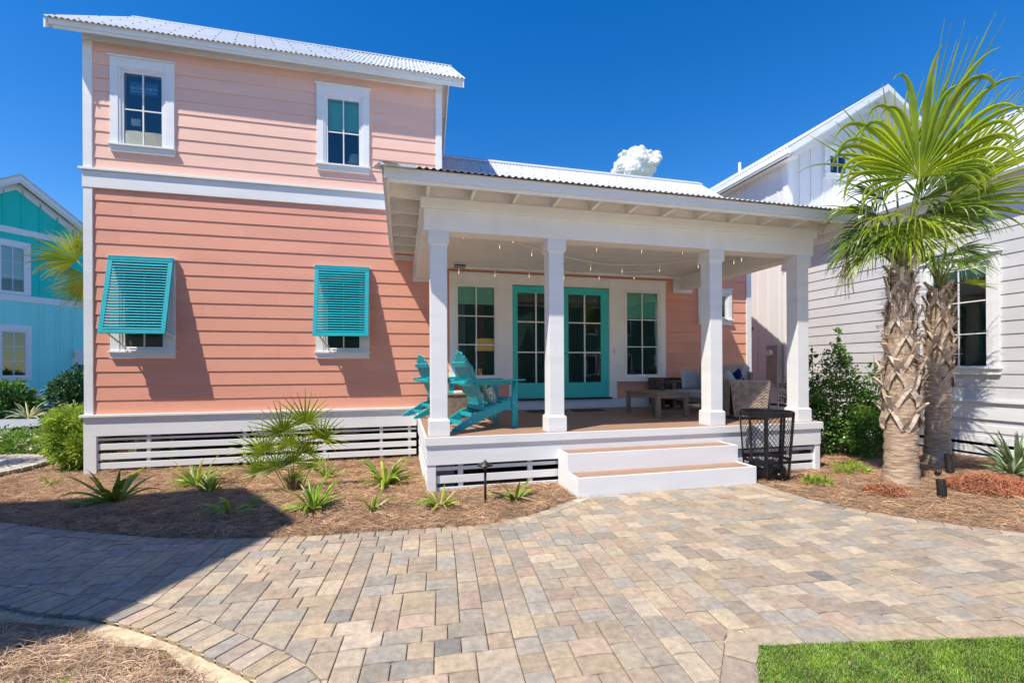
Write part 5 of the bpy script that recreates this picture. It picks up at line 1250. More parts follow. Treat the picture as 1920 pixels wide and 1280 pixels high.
# string lights
def strand(pts, label):
    t = thing('string_light', label, 'string lights', pts[0], 0, 'string lights under the porch ceiling'); q = MB(); bulbs = []
    path = []
    for a, b in zip(pts[:-1], pts[1:]):
        a, b = Vector(a), Vector(b); n = max(3, int((b - a).length / 0.14)); sag = 0.016 * (b - a).length
        for i in range(n):
            u = i / n; path.append(a.lerp(b, u) - Vector((0, 0, sag * 4 * u * (1 - u))))
    path.append(Vector(pts[-1])); q.tube(path, 0.0065, 5); q.build('cable', 'whitew', t)
    L = 0; nxt = 0.35
    for a, b in zip(path[:-1], path[1:]):
        l = (b - a).length
        while nxt <= L + l:
            p = a.lerp(b, (nxt - L) / l); bulbs.append(p); nxt += 0.78
        L += l
    for p in bulbs:
        s = MB(); s.tube([p, p - Vector((0, 0, 0.055))], 0.004, 5); s.tube([p - Vector((0, 0, 0.05)), p - Vector((0, 0, 0.105))], 0.018, 10); so2 = s.build('socket', 'whitew', t, smooth=True)
        g = MB(); zz = [0.10, 0.115, 0.135, 0.155, 0.17, 0.176]; rr = [0.012, 0.018, 0.023, 0.021, 0.011, 0.002]
        g.tube([p - Vector((0, 0, z)) for z in zz], rr, 12); gb = g.build('bulb', 'bulbglass', so2, smooth=True)
        f = MB(); f.tube([p - Vector((0, 0, 0.108)), p - Vector((0, 0, 0.155))], 0.006, 6); f.build('filament', 'filament', so2)
strand([(0.62, 6.62, 3.83), (1.75, 6.9, 3.80), (3.1, 7.15, 3.82), (4.6, 6.85, 3.80), (6.5, 7.5, 3.83)], 'front strand of white string lights, just behind the porch beam')
strand([(0.62, 6.60, 3.80), (2.1, 7.55, 3.80), (4.0, 8.45, 3.77), (5.35, 8.2, 3.80), (6.5, 6.7, 3.83)], 'middle strand of white string lights running diagonally across the porch ceiling')
strand([(0.80, 9.2, 3.78), (2.9, 9.42, 3.80), (5.5, 8.9, 3.80)], 'rear strand of white string lights close to the orange wall strip')

# ================================================================== BIN, LAMPS
def bin_(loc):
    t = thing('mesh_bin', 'black expanded-metal litter bin with a dark bag in its foot, beside the porch steps', 'bin', loc); T = t.matrix_world
    H, rt, rb = 1.045, 0.355, 0.285
    def rad(z): return rb + (rt - rb) * z / H
    q = MB(T); n = 48
    for z0, z1, e in ((H - .07, H, .012), (0.30, 0.345, .006), (0.02, 0.05, .006)):
        vs = []; 
        for k in range(n):
            a = 2 * math.pi * k / n
            for r, z in ((rad(z0) + e, z0), (rad(z1) + e, z1), (rad(z1) - .004, z1), (rad(z0) - .004, z0)): vs.append((r * math.cos(a), r * math.sin(a), z))
        fs = []
        for k in range(n):
            m = (k + 1) % n
            for c in range(4): fs.append((k * 4 + c, m * 4 + c, m * 4 + (c + 1) % 4, k * 4 + (c + 1) % 4))
        q.add(vs, fs)
    q.build_each('hoop', 'black', t)
    for k in range(10):
        a = 2 * math.pi * (k + 0.35) / 10; q = MB(T); d = Vector((math.cos(a), math.sin(a), 0)); q.bar(d * (rad(0) + .014), d * (rad(H) + .020) + Vector((0, 0, H - .01)), 0.036, 0.010, up=(math.cos(a), math.sin(a), 0)); q.build('upright', 'black', t)
    q = MB(T); nd = 38; rows = 24; wr = 0.0035
    for s in (-1, 1):
        for k in range(nd):
            a0 = 2 * math.pi * k / nd; prev = None
            for j in range(rows + 1):
                z = 0.05 + (H - .10) * j / rows; a = a0 + s * math.pi * j / nd * 1.0; p = (rad(z) * math.cos(a), rad(z) * math.sin(a), z)
                if prev:
                    w = 0.0038; da = w / rad(z)
                    pa, za, ra = prev; q.add([(ra * math.cos(pa - da), ra * math.sin(pa - da), za), (ra * math.cos(pa + da), ra * math.sin(pa + da), za), (rad(z) * math.cos(a + da), rad(z) * math.sin(a + da), z), (rad(z) * math.cos(a - da), rad(z) * math.sin(a - da), z)], [(0, 1, 2, 3)])
                prev = (a, z, rad(z))
    q.build('mesh', 'black', t)
    rg = random.Random(3); q = MB(T); rows_, n = 9, 26; vs = []
    for j in range(rows_ + 1):
        v = j / rows_; 
        for k in range(n):
            a = 2 * math.pi * k / n; r = (rb - .02) * (1 if v < .6 else max(0.02, 1 - (v - .6) / .4)) * (1 + rg.uniform(-.08, .04)); vs.append((r * math.cos(a), r * math.sin(a), .01 + 0.27 * min(1, v / .75) + rg.uniform(-.03, .03)))
    q.add(vs, [(j * n + k, j * n + (k + 1) % n, (j + 1) * n + (k + 1) % n, (j + 1) * n + k) for j in range(rows_) for k in range(n)]); q.build('bag', 'bag', t)
bin_((5.32, 5.66, -0.04))

pl = thing('path_light', 'black mushroom-capped path light on a thin stake in front of the porch skirt', 'lamp', (1.0, 5.5, -0.05))
q = MB(); q.tube([(1.0, 5.5, -0.1), (1.0, 5.5, 0.44)], 0.016, 10); q.tube([(1.0, 5.5, 0.40), (1.0, 5.5, 0.455)], 0.022, 10); q.build('stake', 'bronze', pl, smooth=True)
q = MB(); q.tube([(1.0, 5.5, 0.45), (1.0, 5.5, 0.462), (1.0, 5.5, 0.50), (1.0, 5.5, 0.508), (1.0, 5.5, 0.525)], [0.098, 0.095, 0.022, 0.016, 0.006], 24); q.build('cap', 'bronze', pl, smooth=True)
def spot(loc, d, label, L=0.17, r=0.05):
    t = thing('spotlight', label, 'lamp', loc, 0, 'ground spotlights at the palms'); p = Vector(loc); d = Vector(d).normalized(); q = MB()
    q.tube([p, p + Vector((0, 0, 0.06))], 0.012, 8); q.build('stake', 'bronze', t)
    c = p + Vector((0, 0, 0.05)); q = MB(); q.tube([c - d * 0.03, c, c + d * L, c + d * (L + .012)], [r * .9, r, r, r * .8], 20); q.build('head', 'bronze', t, bevel=0.004)
spot((6.62, 4.22, gz(6.62, 4.22) + .0), (0.05, 0.12, 1), 'black cylindrical spotlight standing in the straw just in front of the nearer palm')
spot((8.20, 5.12, gz(8.2, 5.12)), (0.15, 0.2, 1), 'black spotlight standing at the foot of the farther palm', 0.26, 0.05)
spot((7.78, 5.02, gz(7.78, 5.02)), (-0.5, -0.6, 0.6), 'small pale spotlight lying between the two palm trunks', 0.08, 0.035)

# ================================================================== PLANTS
def rndrot(): return RNG.uniform(0, 2 * math.pi)
def lum(a=0.75, b=1.2): 
    v = RNG.uniform(a, b); return (v * RNG.uniform(.94, 1.06), v, v * RNG.uniform(.85, 1.1))

def ribbon(b, pts, wid, nrm, fold=0.25, col=(1, 1, 1), col_tip=None):
    """folded leaf blade along pts; wid list; nrm upper normal"""
    vs = []; n = len(pts); cs = []
    for i, p in enumerate(pts):
        d = (pts[min(i + 1, n - 1)] - pts[max(i - 1, 0)]); d = d.normalized() if d.length > 1e-9 else Vector((0, 0, 1))
        s = d.cross(nrm); s = s.normalized() if s.length > 1e-6 else Vector((1, 0, 0)); u = s.cross(d).normalized(); w = wid[i]
        vs += [p - s * w - u * (fold * w), p + u * (fold * w), p + s * w - u * (fold * w)]
    fs = []
    for i in range(n - 1):
        a = i * 3; fs += [(a, a + 1, a + 4, a + 3), (a + 1, a + 2, a + 5, a + 4)]
    n0 = len(b.v); b.add(vs, fs, col)
    if col_tip:
        for i in range(n):
            t = i / (n - 1); c = tuple(col[k] * (1 - t) + col_tip[k] * t for k in range(3))
            for k in range(3): b.c[n0 + i * 3 + k] = c

def fan_leaf(b, hub, F, N, Rl, n=34, spread=R(110), split=0.45, grav=0.9, fold=0.25, wmul=1.0, steps=11, stiff=0.35, brown=0.0, tone=1.0, side=0.20):
    hub = Vector(hub); F = Vector(F).normalized(); N = Vector(N); N = (N - F * N.dot(F)).normalized(); Rt = F.cross(N); delta = 2 * spread / (n - 1)
    for k in range(n):
        a = -spread + delta * k + RNG.normal(0, 0.012); L = Rl * (1 - side + side * math.cos(a * 0.8)) * RNG.uniform(0.86, 1.08)
        d = (F * math.cos(a) + Rt * math.sin(a) + N * fold * abs(math.sin(a)) * 0.8).normalized(); p = hub.copy(); pts = [p.copy()]; w = [0.004]; dr = L / steps
        g = grav * RNG.uniform(0.45, 1.5) * (0.3 if RNG.uniform() < stiff else 1.0); ws = None
        for i in range(1, steps + 1):
            t = i / steps; 
            if t > split * 0.9: d = (d + Vector((0, 0, -1)) * g * ((t - split * 0.9) ** 1.1) * 0.42 + Vector(RNG.normal(0, 0.012, 3))).normalized()
            else: d = (d + Vector((0, 0, -1)) * g * 0.010).normalized()
            p = p + d * dr; pts.append(p.copy()); r = t * L
            if t <= split: ww = r * math.tan(delta / 2) * 1.02
            else:
                if ws is None: ws = r * math.tan(delta / 2) * 0.95
                ww = ws * max(0.03, (1 - (t - split) / (1 - split))) ** 0.75
            w.append(max(0.003, ww * wmul))
        c = lum(0.72 * tone, 1.18 * tone); tip = (c[0] * 1.25 + brown, c[1] * 1.05 + brown * .6, c[2] * 1.1)
        base = (c[0] * 1.25, c[1] * 1.08, c[2] * 0.8)
        ribbon(b, pts, w, N, 0.55 if True else 0.2, base, tip)

def stalk(b, a, c, r0, r1, bend=0.15):
    a, c = Vector(a), Vector(c); pts = []
    for i in range(8):
        t = i / 7; pts.append(a.lerp(c, t) + Vector((0, 0, bend * 4 * t * (1 - t) * (c - a).length)))
    b.tube(pts, [r0 + (r1 - r0) * i / 7 for i in range(8)], 7); return pts

def palm_trunk(t, base, top, z_r, r_base, r_boot, r_top, boot_z0, seed, nf=900):
    rg = random.Random(seed); base, top = Vector(base), Vector(top); n = 36; rows = 60; vs = []
    H = top.z - base.z
    def axis(z): return base.lerp(top, (z - base.z) / H)
    def rad(z):
        u = (z - base.z) / H; zb = (boot_z0 - base.z) / H
        if u < zb: return r_base * (1.10 - 0.16 * min(1, u / 0.12)) if u < 0.12 else r_base * 0.94
        return r_base * 0.94 + (r_top - r_base * 0.94) * ((u - zb) / (1 - zb)) ** 1.6
    for j in range(rows + 1):
        z = base.z - 0.1 + (H + 0.1) * j / rows; c = axis(z)
        for k in range(n):
            a = 2 * math.pi * k / n; rr = rad(max(z, base.z)) + 0.008 * math.sin(j * 2.1 + math.sin(k * .7) * 1.5) + rg.uniform(-.005, .005); vs.append((c.x + rr * math.cos(a), c.y + rr * math.sin(a), z))
    q = MB(); q.add(vs, [(j * n + k, j * n + (k + 1) % n, (j + 1) * n + (k + 1) % n, (j + 1) * n + k) for j in range(rows) for k in range(n)]); tr = q.build('trunk', 'bark', t, smooth=True)
    q = MB(); z = boot_z0; row = 0
    def surf(a, z, e): c = axis(z); r = rad(z) + e; return Vector((c.x + r * math.cos(a), c.y + r * math.sin(a), z))
    while z < top.z - 0.05:
        m = 4; 
        for k in range(m):
            a = 2 * math.pi * (k + 0.5 * (row % 2)) / m + rg.uniform(-.12, .12) + row * 0.21; s = rad(z) / 0.2; zz = z + rg.uniform(-.05, .05)
            hgt = rg.uniform(0.36, 0.48) * max(.6, s); lean = rg.uniform(0.03, 0.075)
            apex = surf(a, zz + hgt * 0.72, 0.032)
            for sgn in (-1, 1):
                ft = surf(a + sgn * 0.78, zz, 0.012); mid = surf(a + sgn * 0.44, zz + hgt * 0.34, 0.034)
                pts = [ft, mid, apex]; wd = [0.056 * s, 0.046 * s, 0.034 * s]
                nn = Vector((math.cos(a + sgn * .3), math.sin(a + sgn * .3), 0.1)); ribbon(q, pts, wd, nn, -0.25)
                ribbon(q, [p - nn * 0.012 for p in pts], wd, nn, -0.25)
            end = surf(a + rg.uniform(-.08, .08), zz + hgt * 0.72 + rg.uniform(0.10, 0.20), 0.03 + lean + rg.uniform(0, .06)); q.bar(apex - (end - apex) * 0.35, end, 0.070 * s, 0.022, up=(math.cos(a), math.sin(a), 0))
        z += 0.26; row += 1
    q.build('leaf_bases', 'boot', t)
    q = MB()
    for i in range(nf):
        u = rg.random() ** 0.7; z = boot_z0 + 0.35 + (top.z - boot_z0 - 0.25) * u; a = rg.uniform(0, 6.283); p = surf(a, z, rg.uniform(0.0, 0.03)); d = Vector((rg.uniform(-1, 1), rg.uniform(-1, 1), rg.uniform(-.6, 1))).normalized()
        o_ = Vector((math.cos(a), math.sin(a), 0)); pts = [p]
        for j in range(4): d = (d + o_ * 0.25 + Vector((rg.uniform(-.6, .6), rg.uniform(-.6, .6), rg.uniform(-.5, .3)))).normalized(); pts.append(pts[-1] + d * rg.uniform(.02, .05))
        v = rg.uniform(.6, 1.5); ribbon(q, pts, [0.0035, 0.003, 0.0025, 0.002, 0.001], o_, 0.1, (v, v, v))
    q.build('fibres', 'fibre', t)
    return surf

rr_ = Vector((0.57, -0.82, 0)); tc_ = Vector((-0.82, -0.57, 0)); UP = Vector((0, 0, 1))
def crown_leaf(t, C, az, el, lp, Rl, grav=0.9, n=30, spread=R(105), mname='palm', tone=1.0, bend=0.08, brown=0.0, roll=0.0, hang=0.25, wmul=1.0):
    h = rr_ * math.cos(az) + tc_ * math.sin(az); d = (h * math.cos(el) + UP * math.sin(el)).normalized(); hub = Vector(C) + d * lp - UP * (0.10 * lp * math.cos(el))
    q = MB(); pts = stalk(q, Vector(C) - UP * 0.05, hub, 0.019, 0.009, bend); q.build('stalk', 'stem', t, smooth=True)
    F = (hub - pts[-2]).normalized(); F = (F * 0.8 + h * 0.25 - UP * hang).normalized(); N = (UP - F * F.z + h * 0.35); N = N - F * N.dot(F); N = N.normalized() if N.length > 0.1 else -h
    if roll: N = Matrix.Rotation(roll, 3, F) @ N
    q = MB(); fan_leaf(q, hub, F, N, Rl, n=n, spread=spread, grav=grav, tone=tone, brown=brown, wmul=wmul, split=0.38); return q.build('frond', mname, t)

p1 = thing('palm_tree', 'nearer cabbage palm with one broad upright yellow-green fan leaf', 'palm tree', (6.93, 4.92, -0.06), 0, 'fan palms by the grey house')
palm_trunk(p1, (6.93, 4.92, -0.06), (6.88, 4.88, 2.98), None, 0.205, 0.24, 0.105, 0.80, 5)
C1 = Vector((6.87, 4.86, 3.0))
# big upright leaf facing the path
hub = Vector((6.86, 4.62, 4.22)); q = MB(); stalk(q, C1, hub, 0.024, 0.013, 0.02); q.build('stalk', 'stem', p1, smooth=True)
q = MB(); fan_leaf(q, hub, (-0.02, -0.02, 1.0), (-0.74, -0.60, 0.2), 1.56, n=38, spread=R(98), split=0.58, grav=4.2, fold=0.70, steps=18, stiff=0.26, side=0.60); q.build('frond', 'palm', p1)
q = MB(); q.tube([hub - UP * .02, hub + UP * 0.2, hub + UP * 0.5], [0.013, 0.008, 0.002], 6); q.build('midrib', 'rib', p1)
# tall young spear and stiff leaves rising behind it
for (a_, c_, z_), (fa, fc, fz), Rl, spd, n_, g_ in (((0.18, -0.10, 1.30), (0.30, 0, 1.0), 2.0, R(9), 12, 0.10), ((0.35, -0.15, 1.0), (0.75, -0.1, 0.75), 1.55, R(30), 18, 0.35), ((-0.05, -0.15, 1.25), (-0.12, 0, 1.0), 1.45, R(42), 20, 0.9),
                          ((0.45, -0.1, 0.85), (0.95, 0.0, 0.35), 1.15, R(45), 20, 1.0), ((0.20, -0.2, 1.15), (0.45, -0.2, 0.9), 1.6, R(28), 16, 0.6)):
    h = C1 + rr_ * a_ + tc_ * c_ + UP * z_; q = MB(); stalk(q, C1, h, 0.020, 0.010, 0.04); q.build('stalk', 'stem', p1, smooth=True)
    q = MB(); fan_leaf(q, h, rr_ * fa + tc_ * fc + UP * fz, tc_ + UP * 0.2, Rl, n=n_, spread=spd, split=0.42, grav=g_, fold=0.15, stiff=0.6); q.build('frond', 'palm', p1)
for az, el, lp, Rl, g, hg in ((178, 50, 0.80, 0.85, 1.8, .5), (200, 40, 0.70, 0.80, 1.8, .9), (155, 48, 0.62, 0.80, 1.8, 1.2), (172, 28, 0.62, 0.78, 1.6, 1.3), (130, 40, 0.50, 0.80, 1.6, 1.5), (100, 48, 0.55, 0.80, 1.6, 1.4), (72, 38, 0.50, 0.80, 1.6, 1.5), (45, 46, 0.62, 0.85, 1.7, 1.2),
                          (20, 55, 0.85, 0.95, 1.9, .6), (5, 38, 0.75, 0.85, 1.8, .9), (-20, 48, 0.75, 0.85, 1.6, 1.0), (-60, 40, 0.6, 0.8, 1.5, 1.2), (250, 45, 0.65, 0.8, 1.5, 1.2), (222, 30, 0.6, 0.8, 1.6, 1.3), (112, 62, 0.70, 0.75, 1.9, 1.0), (150, 18, 0.42, 0.75, 1.4, 1.6), 
                          (165, 64, 0.95, 0.75, 1.8, .4)):
    crown_leaf(p1, C1 + UP * 0.12, R(az), R(min(78, el + 20)), lp * 1.02, Rl * 0.95, g * 1.1, tone=RNG.uniform(0.75, 1.1), mname='palm' if RNG.uniform() < 0.5 else 'palmdark', n=24, spread=R(88), hang=hg * 0.9, wmul=0.72)
# hanging dry leaf at the left
hb = C1 + rr_ * -0.62 + tc_ * -0.05 + UP * 0.42; q = MB(); fan_leaf(q, hb, (-0.05, 0.02, -1), tc_, 0.75, n=9, spread=R(10), grav=0.3, wmul=0.8); q.build('dry_frond', 'deadleaf', p1)
q = MB(); stalk(q, C1 + UP * .0, hb, 0.016, 0.012, 0.2); q.build('stalk', 'stem', p1, smooth=True)

p2 = thing('palm_tree', 'farther, thinner-crowned cabbage palm standing behind the first trunk', 'palm tree', (9.22, 5.95, -0.06), 0, 'fan palms by the grey house')
palm_trunk(p2, (9.22, 5.95, -0.06), (9.26, 5.93, 2.98), None, 0.185, 0.22, 0.13, 1.30, 9, 700)
C2 = Vector((9.26, 5.93, 2.98))
for az, el, lp, Rl, g, hg in ((150, 66, 0.95, 0.85, 1.8, .6), (175, 50, 0.7, 0.8, 1.7, 1.1), (60, 60, 0.85, 0.9, 1.8, .8), (30, 68, 1.0, 0.9, 1.8, .7), (95, 48, 0.55, 0.8, 1.6, 1.4), (12, 30, 0.45, 0.62, 0.5, .2), (-20, 52, 0.7, 0.85, 1.6, 1.1), (-2, -10, 0.30, 0.60, 0.4, .3), (200, 58, 0.8, 0.85, 1.6, .9), (120, 50, 0.7, .8, 1.7, 1.2), (45, 35, 0.5, .8, 1.6, 1.4)):
    crown_leaf(p2, C2 + UP * 0.12, R(az), R(min(80, el + 16)), lp, Rl * 0.78, g, tone=RNG.uniform(0.75, 1.05), mname='palm' if RNG.uniform() < 0.5 else 'palmdark', n=22, spread=R(86), hang=hg * 0.85, wmul=0.75)

# palm whose fronds show beyond the pink house's left corner
p3 = thing('palm_tree', 'fan palm mostly hidden behind the left corner of the pink house', 'palm tree', (-6.35, 11.9, -0.2))
q = MB(); q.tube([(-6.25, 11.95, -.2), (-6.25, 12.0, 2.6)], [0.2, 0.15], 14); q.build('trunk', 'bark', p3)
C3 = Vector((-6.25, 12.0, 2.9))
for hub_, F, Rl, sp_, g in (((-6.85, 11.75, 4.05), (-0.85, -0.1, 0.35), 0.95, 85, 1.0), ((-6.70, 11.8, 3.75), (-0.6, -0.1, -0.55), 0.80, 70, 0.5), ((-6.5, 12.0, 4.3), (-0.35, 0.1, 1), 0.8, 60, 0.5), ((-6.35, 12.2, 3.9), (0.4, 0.5, 0.5), 0.9, 90, 0.9), ((-6.75, 11.8, 3.5), (-0.4, -0.2, -1.0), 0.6, 60, 0.3)):
    q = MB(); stalk(q, C3, hub_, 0.017, 0.01, 0.05); q.build('stalk', 'stem', p3, smooth=True)
    q = MB(); fan_leaf(q, hub_, F, (0.25, -0.8, 0.4), Rl, n=28, spread=R(sp_), grav=g); q.build('frond', 'palm', p3)
p4 = thing('palm_tree', 'palm off the left edge with only frond tips over the aqua window', 'palm tree', (-9.6, 9.6, -0.2))
q = MB(); q.tube([(-9.55, 9.6, -.2), (-9.5, 9.6, 2.4)], [0.2, 0.15], 14); q.build('trunk', 'bark', p4)
for F in ((1, 0.2, 0.25), (0.9, 0.4, 0.7), (-0.6, 0.2, 0.5), (0, -1, 0.6), (-0.2, 0.9, 0.5)):
    h = Vector((-9.5, 9.6, 2.5)) + Vector(F).normalized() * 0.55; q = MB(); stalk(q, (-9.5, 9.6, 2.4), h, 0.017, 0.01, 0.05); q.build('stalk', 'stem', p4, smooth=True)
    q = MB(); fan_leaf(q, h, F, (0, 0, 1), 0.80, n=26, spread=R(80), grav=0.9, tone=0.8); q.build('frond', 'palmdark', p4)

# low clumping needle palm in the straw bed
def needle_palm(loc, label):
    t = thing('fan_palm_shrub', label, 'palm', loc); L = Vector(loc)
    for hx, hy, hz, r in ((-0.46, 0.05, 0.66, .50), (-0.16, -0.05, 0.98, .50), (0.16, 0.0, 1.12, .54), (0.40, 0.05, 0.85, .46), (-0.24, -0.1, 0.42, .42), (0.02, -0.18, 0.52, .40), (-0.52, 0.0, 0.36, .40), (0.14, 0.1, 0.62, .42), (0.28, -0.12, 0.40, .3), (-0.12, 0.18, 0.72, .42), (0.05, -0.15, 0.25, .25)):
        hub_ = L + Vector((hx, hy, hz)) * 0.88; q = MB(); stalk(q, L + Vector((hx * .25, hy * .3, 0.02)), hub_, 0.008, 0.005, 0.03); q.build('stalk', 'stem', t, smooth=True)
        F = Vector((hx * 0.8, hy - 0.05, 0.95)).normalized(); q = MB(); fan_leaf(q, hub_, F, Vector((hx * .3, -1, 0.5)), r * 0.92, n=20, spread=R(112), split=0.22, grav=0.18, wmul=1.25, steps=7, stiff=0.5, tone=1.0); q.build('frond', 'palm', t)
    q = MB(); 
    for k in range(40):
        a = rndrot(); p = L + Vector((math.cos(a) * .06, math.sin(a) * .06, 0)); ribbon(q, [p, p + Vector((math.cos(a) * .04, math.sin(a) * .04, .14)), p + Vector((math.cos(a) * .09, math.sin(a) * .09, .24))], [.012, .01, .003], Vector((math.cos(a), math.sin(a), 0)), .2)
    q.build('crown_base', 'twig', t)
needle_palm((-1.50, 7.00, gz(-1.5, 7.0)), 'green clumping needle palm with spiky fans in front of the slatted skirt')

def strap_plant(label, x, y, n, L, w, cat='plant', name='strap_leaf_plant', m='strap', group=None, up=0.9, tip=0.0, droop=1.0, dry=0):
    z = gz(x, y); t = thing(name, label, cat, (x, y, z), 0, group); q = MB(); L *= 1.10; w *= 1.3; n = int(n * 1.1)
    for k in range(n):
        a = rndrot(); el = RNG.uniform(0.35, 1.35) * up; h = Vector((math.cos(a), math.sin(a), 0)); d = (h * math.cos(el) + UP * math.sin(el)).normalized(); l = L * RNG.uniform(0.6, 1.1)
        p = Vector((x, y, z)) + h * RNG.uniform(0, 0.05); pts = [p]; st_n = 8; g = RNG.uniform(0.10, 0.48) * droop
        for i in range(st_n): d = (d - UP * g * (i / st_n) ** 1.2).normalized(); pts.append(pts[-1] + d * l / st_n)
        ww = w * RNG.uniform(.7, 1.15); c = lum(.75, 1.25)
        if RNG.uniform() < 0.15: c = (c[0] * 1.7, c[1] * 1.25, c[2])
        ribbon(q, pts, [ww * f for f in (.75, 1, 1, 1, .95, .85, .65, .4, .05)], UP - d * d.z + h * 0.01, 0.35, c, (c[0] * (1 + tip), c[1] * (1 + tip * .5), c[2]))
    q.build('foliage', m, t)
    q = MB()
    for k in range(max(3, dry)):
        a = rndrot(); h = Vector((math.cos(a), math.sin(a), 0)); p = Vector((x, y, z + .02)); ribbon(q, [p, p + h * L * .25 + UP * .04, p + h * L * .5 + UP * .015, p + h * L * .62], [w * .6, w * .6, w * .45, .002], UP, .2, lum(.8, 1.2))
    q.build('dry_leaves', 'deadleaf', t)
    return t
G1 = 'strap-leaved lilies in the straw bed'
strap_plant('large strap-leaved lily at the left corner post of the slatted skirt', -3.75, 7.12, 30, 0.62, 0.024, group=G1, name='lily_plant')
strap_plant('bushy yellow-green lily behind and right of the corner lily', -3.15, 8.05, 36, 0.50, 0.018, group=G1, name='lily_plant')
strap_plant('smaller lily at the shade edge below the bushy yellow-green one', -2.72, 7.45, 22, 0.36, 0.013, group=G1, name='lily_plant')
strap_plant('low sprawling lily alone in the shaded straw nearest the path', -1.95, 5.85, 11, 0.46, 0.018, up=0.6, group=G1, name='lily_plant')
strap_plant('dense upright lily just below the needle palm at the shade tip', -1.02, 5.72, 30, 0.44, 0.016, group=G1, name='lily_plant')
strap_plant('small narrow-leaved lily behind the needle palm by the skirt slats', -1.25, 8.15, 18, 0.40, 0.013, up=1.05, group=G1, name='lily_plant')
strap_plant('broad bright lily midway between the needle palm and the porch corner', -0.25, 7.05, 24, 0.55, 0.024, group=G1, droop=1.4, name='lily_plant', dry=7)
strap_plant('sparse little lily near the path edge, left of the porch corner post', -0.35, 5.55, 9, 0.28, 0.012, group=G1, name='lily_plant', dry=5)
strap_plant('ragged lily at the foot of the porch corner post', 0.45, 5.45, 18, 0.30, 0.014, up=0.8, group=G1, name='lily_plant', dry=6)
strap_plant('small upright lily between the path light and the steps', 1.38, 5.52, 10, 0.36, 0.022, group=G1, name='lily_plant', dry=4)
strap_plant('tiny yellowing lily by the far-left round paver path', -5.5, 8.85, 8, 0.26, 0.014, group=G1, name='lily_plant')
strap_plant('yellow strap leaves poking in at the bottom left corner', -1.62, 2.33, 7, 0.42, 0.013, up=0.65, name='lily_plant', group=G1)
for x, y, l in ((-14.0, 21.3, 'left'), (-12.6, 21.6, 'middle'), (-11.5, 22.3, 'right')):
    strap_plant('white-striped grassy plant, ' + l + 'most of three before the teal house skirt' if l != 'middle' else 'white-striped grassy plant, middle one of three before the teal house skirt', x, y, 34, 0.75, 0.03, m='variegated', name='striped_grass_plant', group='striped plants by the teal house')
q0 = strap_plant('grey-green spiky clump at the right edge beside the grey house skirt', 9.55, 5.05, 80, 0.60, 0.022, m='bluegreen', name='spiky_plant', up=1.05, droop=0.5)
strap_plant('small grey-green spiky clump left of the larger one at the grey house', 8.95, 4.80, 36, 0.36, 0.018, m='bluegreen', name='spiky_plant', up=0.95, droop=0.5)

def leaf_cloud(parent, name, m, lobes, n, ln, wd, seed=1, clump=0.16, up=0.3, tone=(0.65, 1.25), shell=0.35):
    rg = np.random.default_rng(seed); P = []; vol = np.array([l[1][0] * l[1][1] * l[1][2] for l in lobes]); vol = vol ** 0.8; vol /= vol.sum()
    for (c, r), f in zip(lobes, vol):
        k = max(8, int(n * f)); nc = max(6, k // 26); d = rg.normal(size=(nc, 3)); d /= np.linalg.norm(d, axis=1)[:, None]; rad = rg.uniform(shell, 1.0, nc) ** 0.6
        cc = np.array(c) + d * rad[:, None] * np.array(r); idx = rg.integers(0, nc, k); p = cc[idx] + rg.normal(0, clump * 0.45, (k, 3)) * np.minimum(1, np.array(r) / 0.35)
        ct = rg.uniform(*tone, nc)[idx]; out = (p - np.array(c)) / np.array(r); P.append((p, out, ct))
    p = np.concatenate([a[0] for a in P]); out = np.concatenate([a[1] for a in P]); ct = np.concatenate([a[2] for a in P]); N_ = len(p)
    d = out / (np.linalg.norm(out, axis=1)[:, None] + 1e-6) + rg.normal(0, 0.75, (N_, 3)); d[:, 2] += up; d /= np.linalg.norm(d, axis=1)[:, None]
    s = np.cross(d, rg.normal(size=(N_, 3))); s /= np.linalg.norm(s, axis=1)[:, None] + 1e-9; nn = np.cross(s, d)
    l = ln * rg.uniform(.65, 1.25, N_)[:, None]; w = wd * rg.uniform(.7, 1.2, N_)[:, None]
    v = np.stack([p, p + d * l * .45 + s * w * .5 + nn * w * .12, p + d * l, p + d * l * .45 - s * w * .5 + nn * w * .12], 1).reshape(-1, 3); f = np.arange(4 * N_).reshape(-1, 4)
    col = (ct * rg.uniform(.85, 1.15, N_))[:, None] * rg.uniform(.93, 1.07, (N_, 3)); return np_build(name, v, f, m, parent, np.repeat(col, 4, 0))

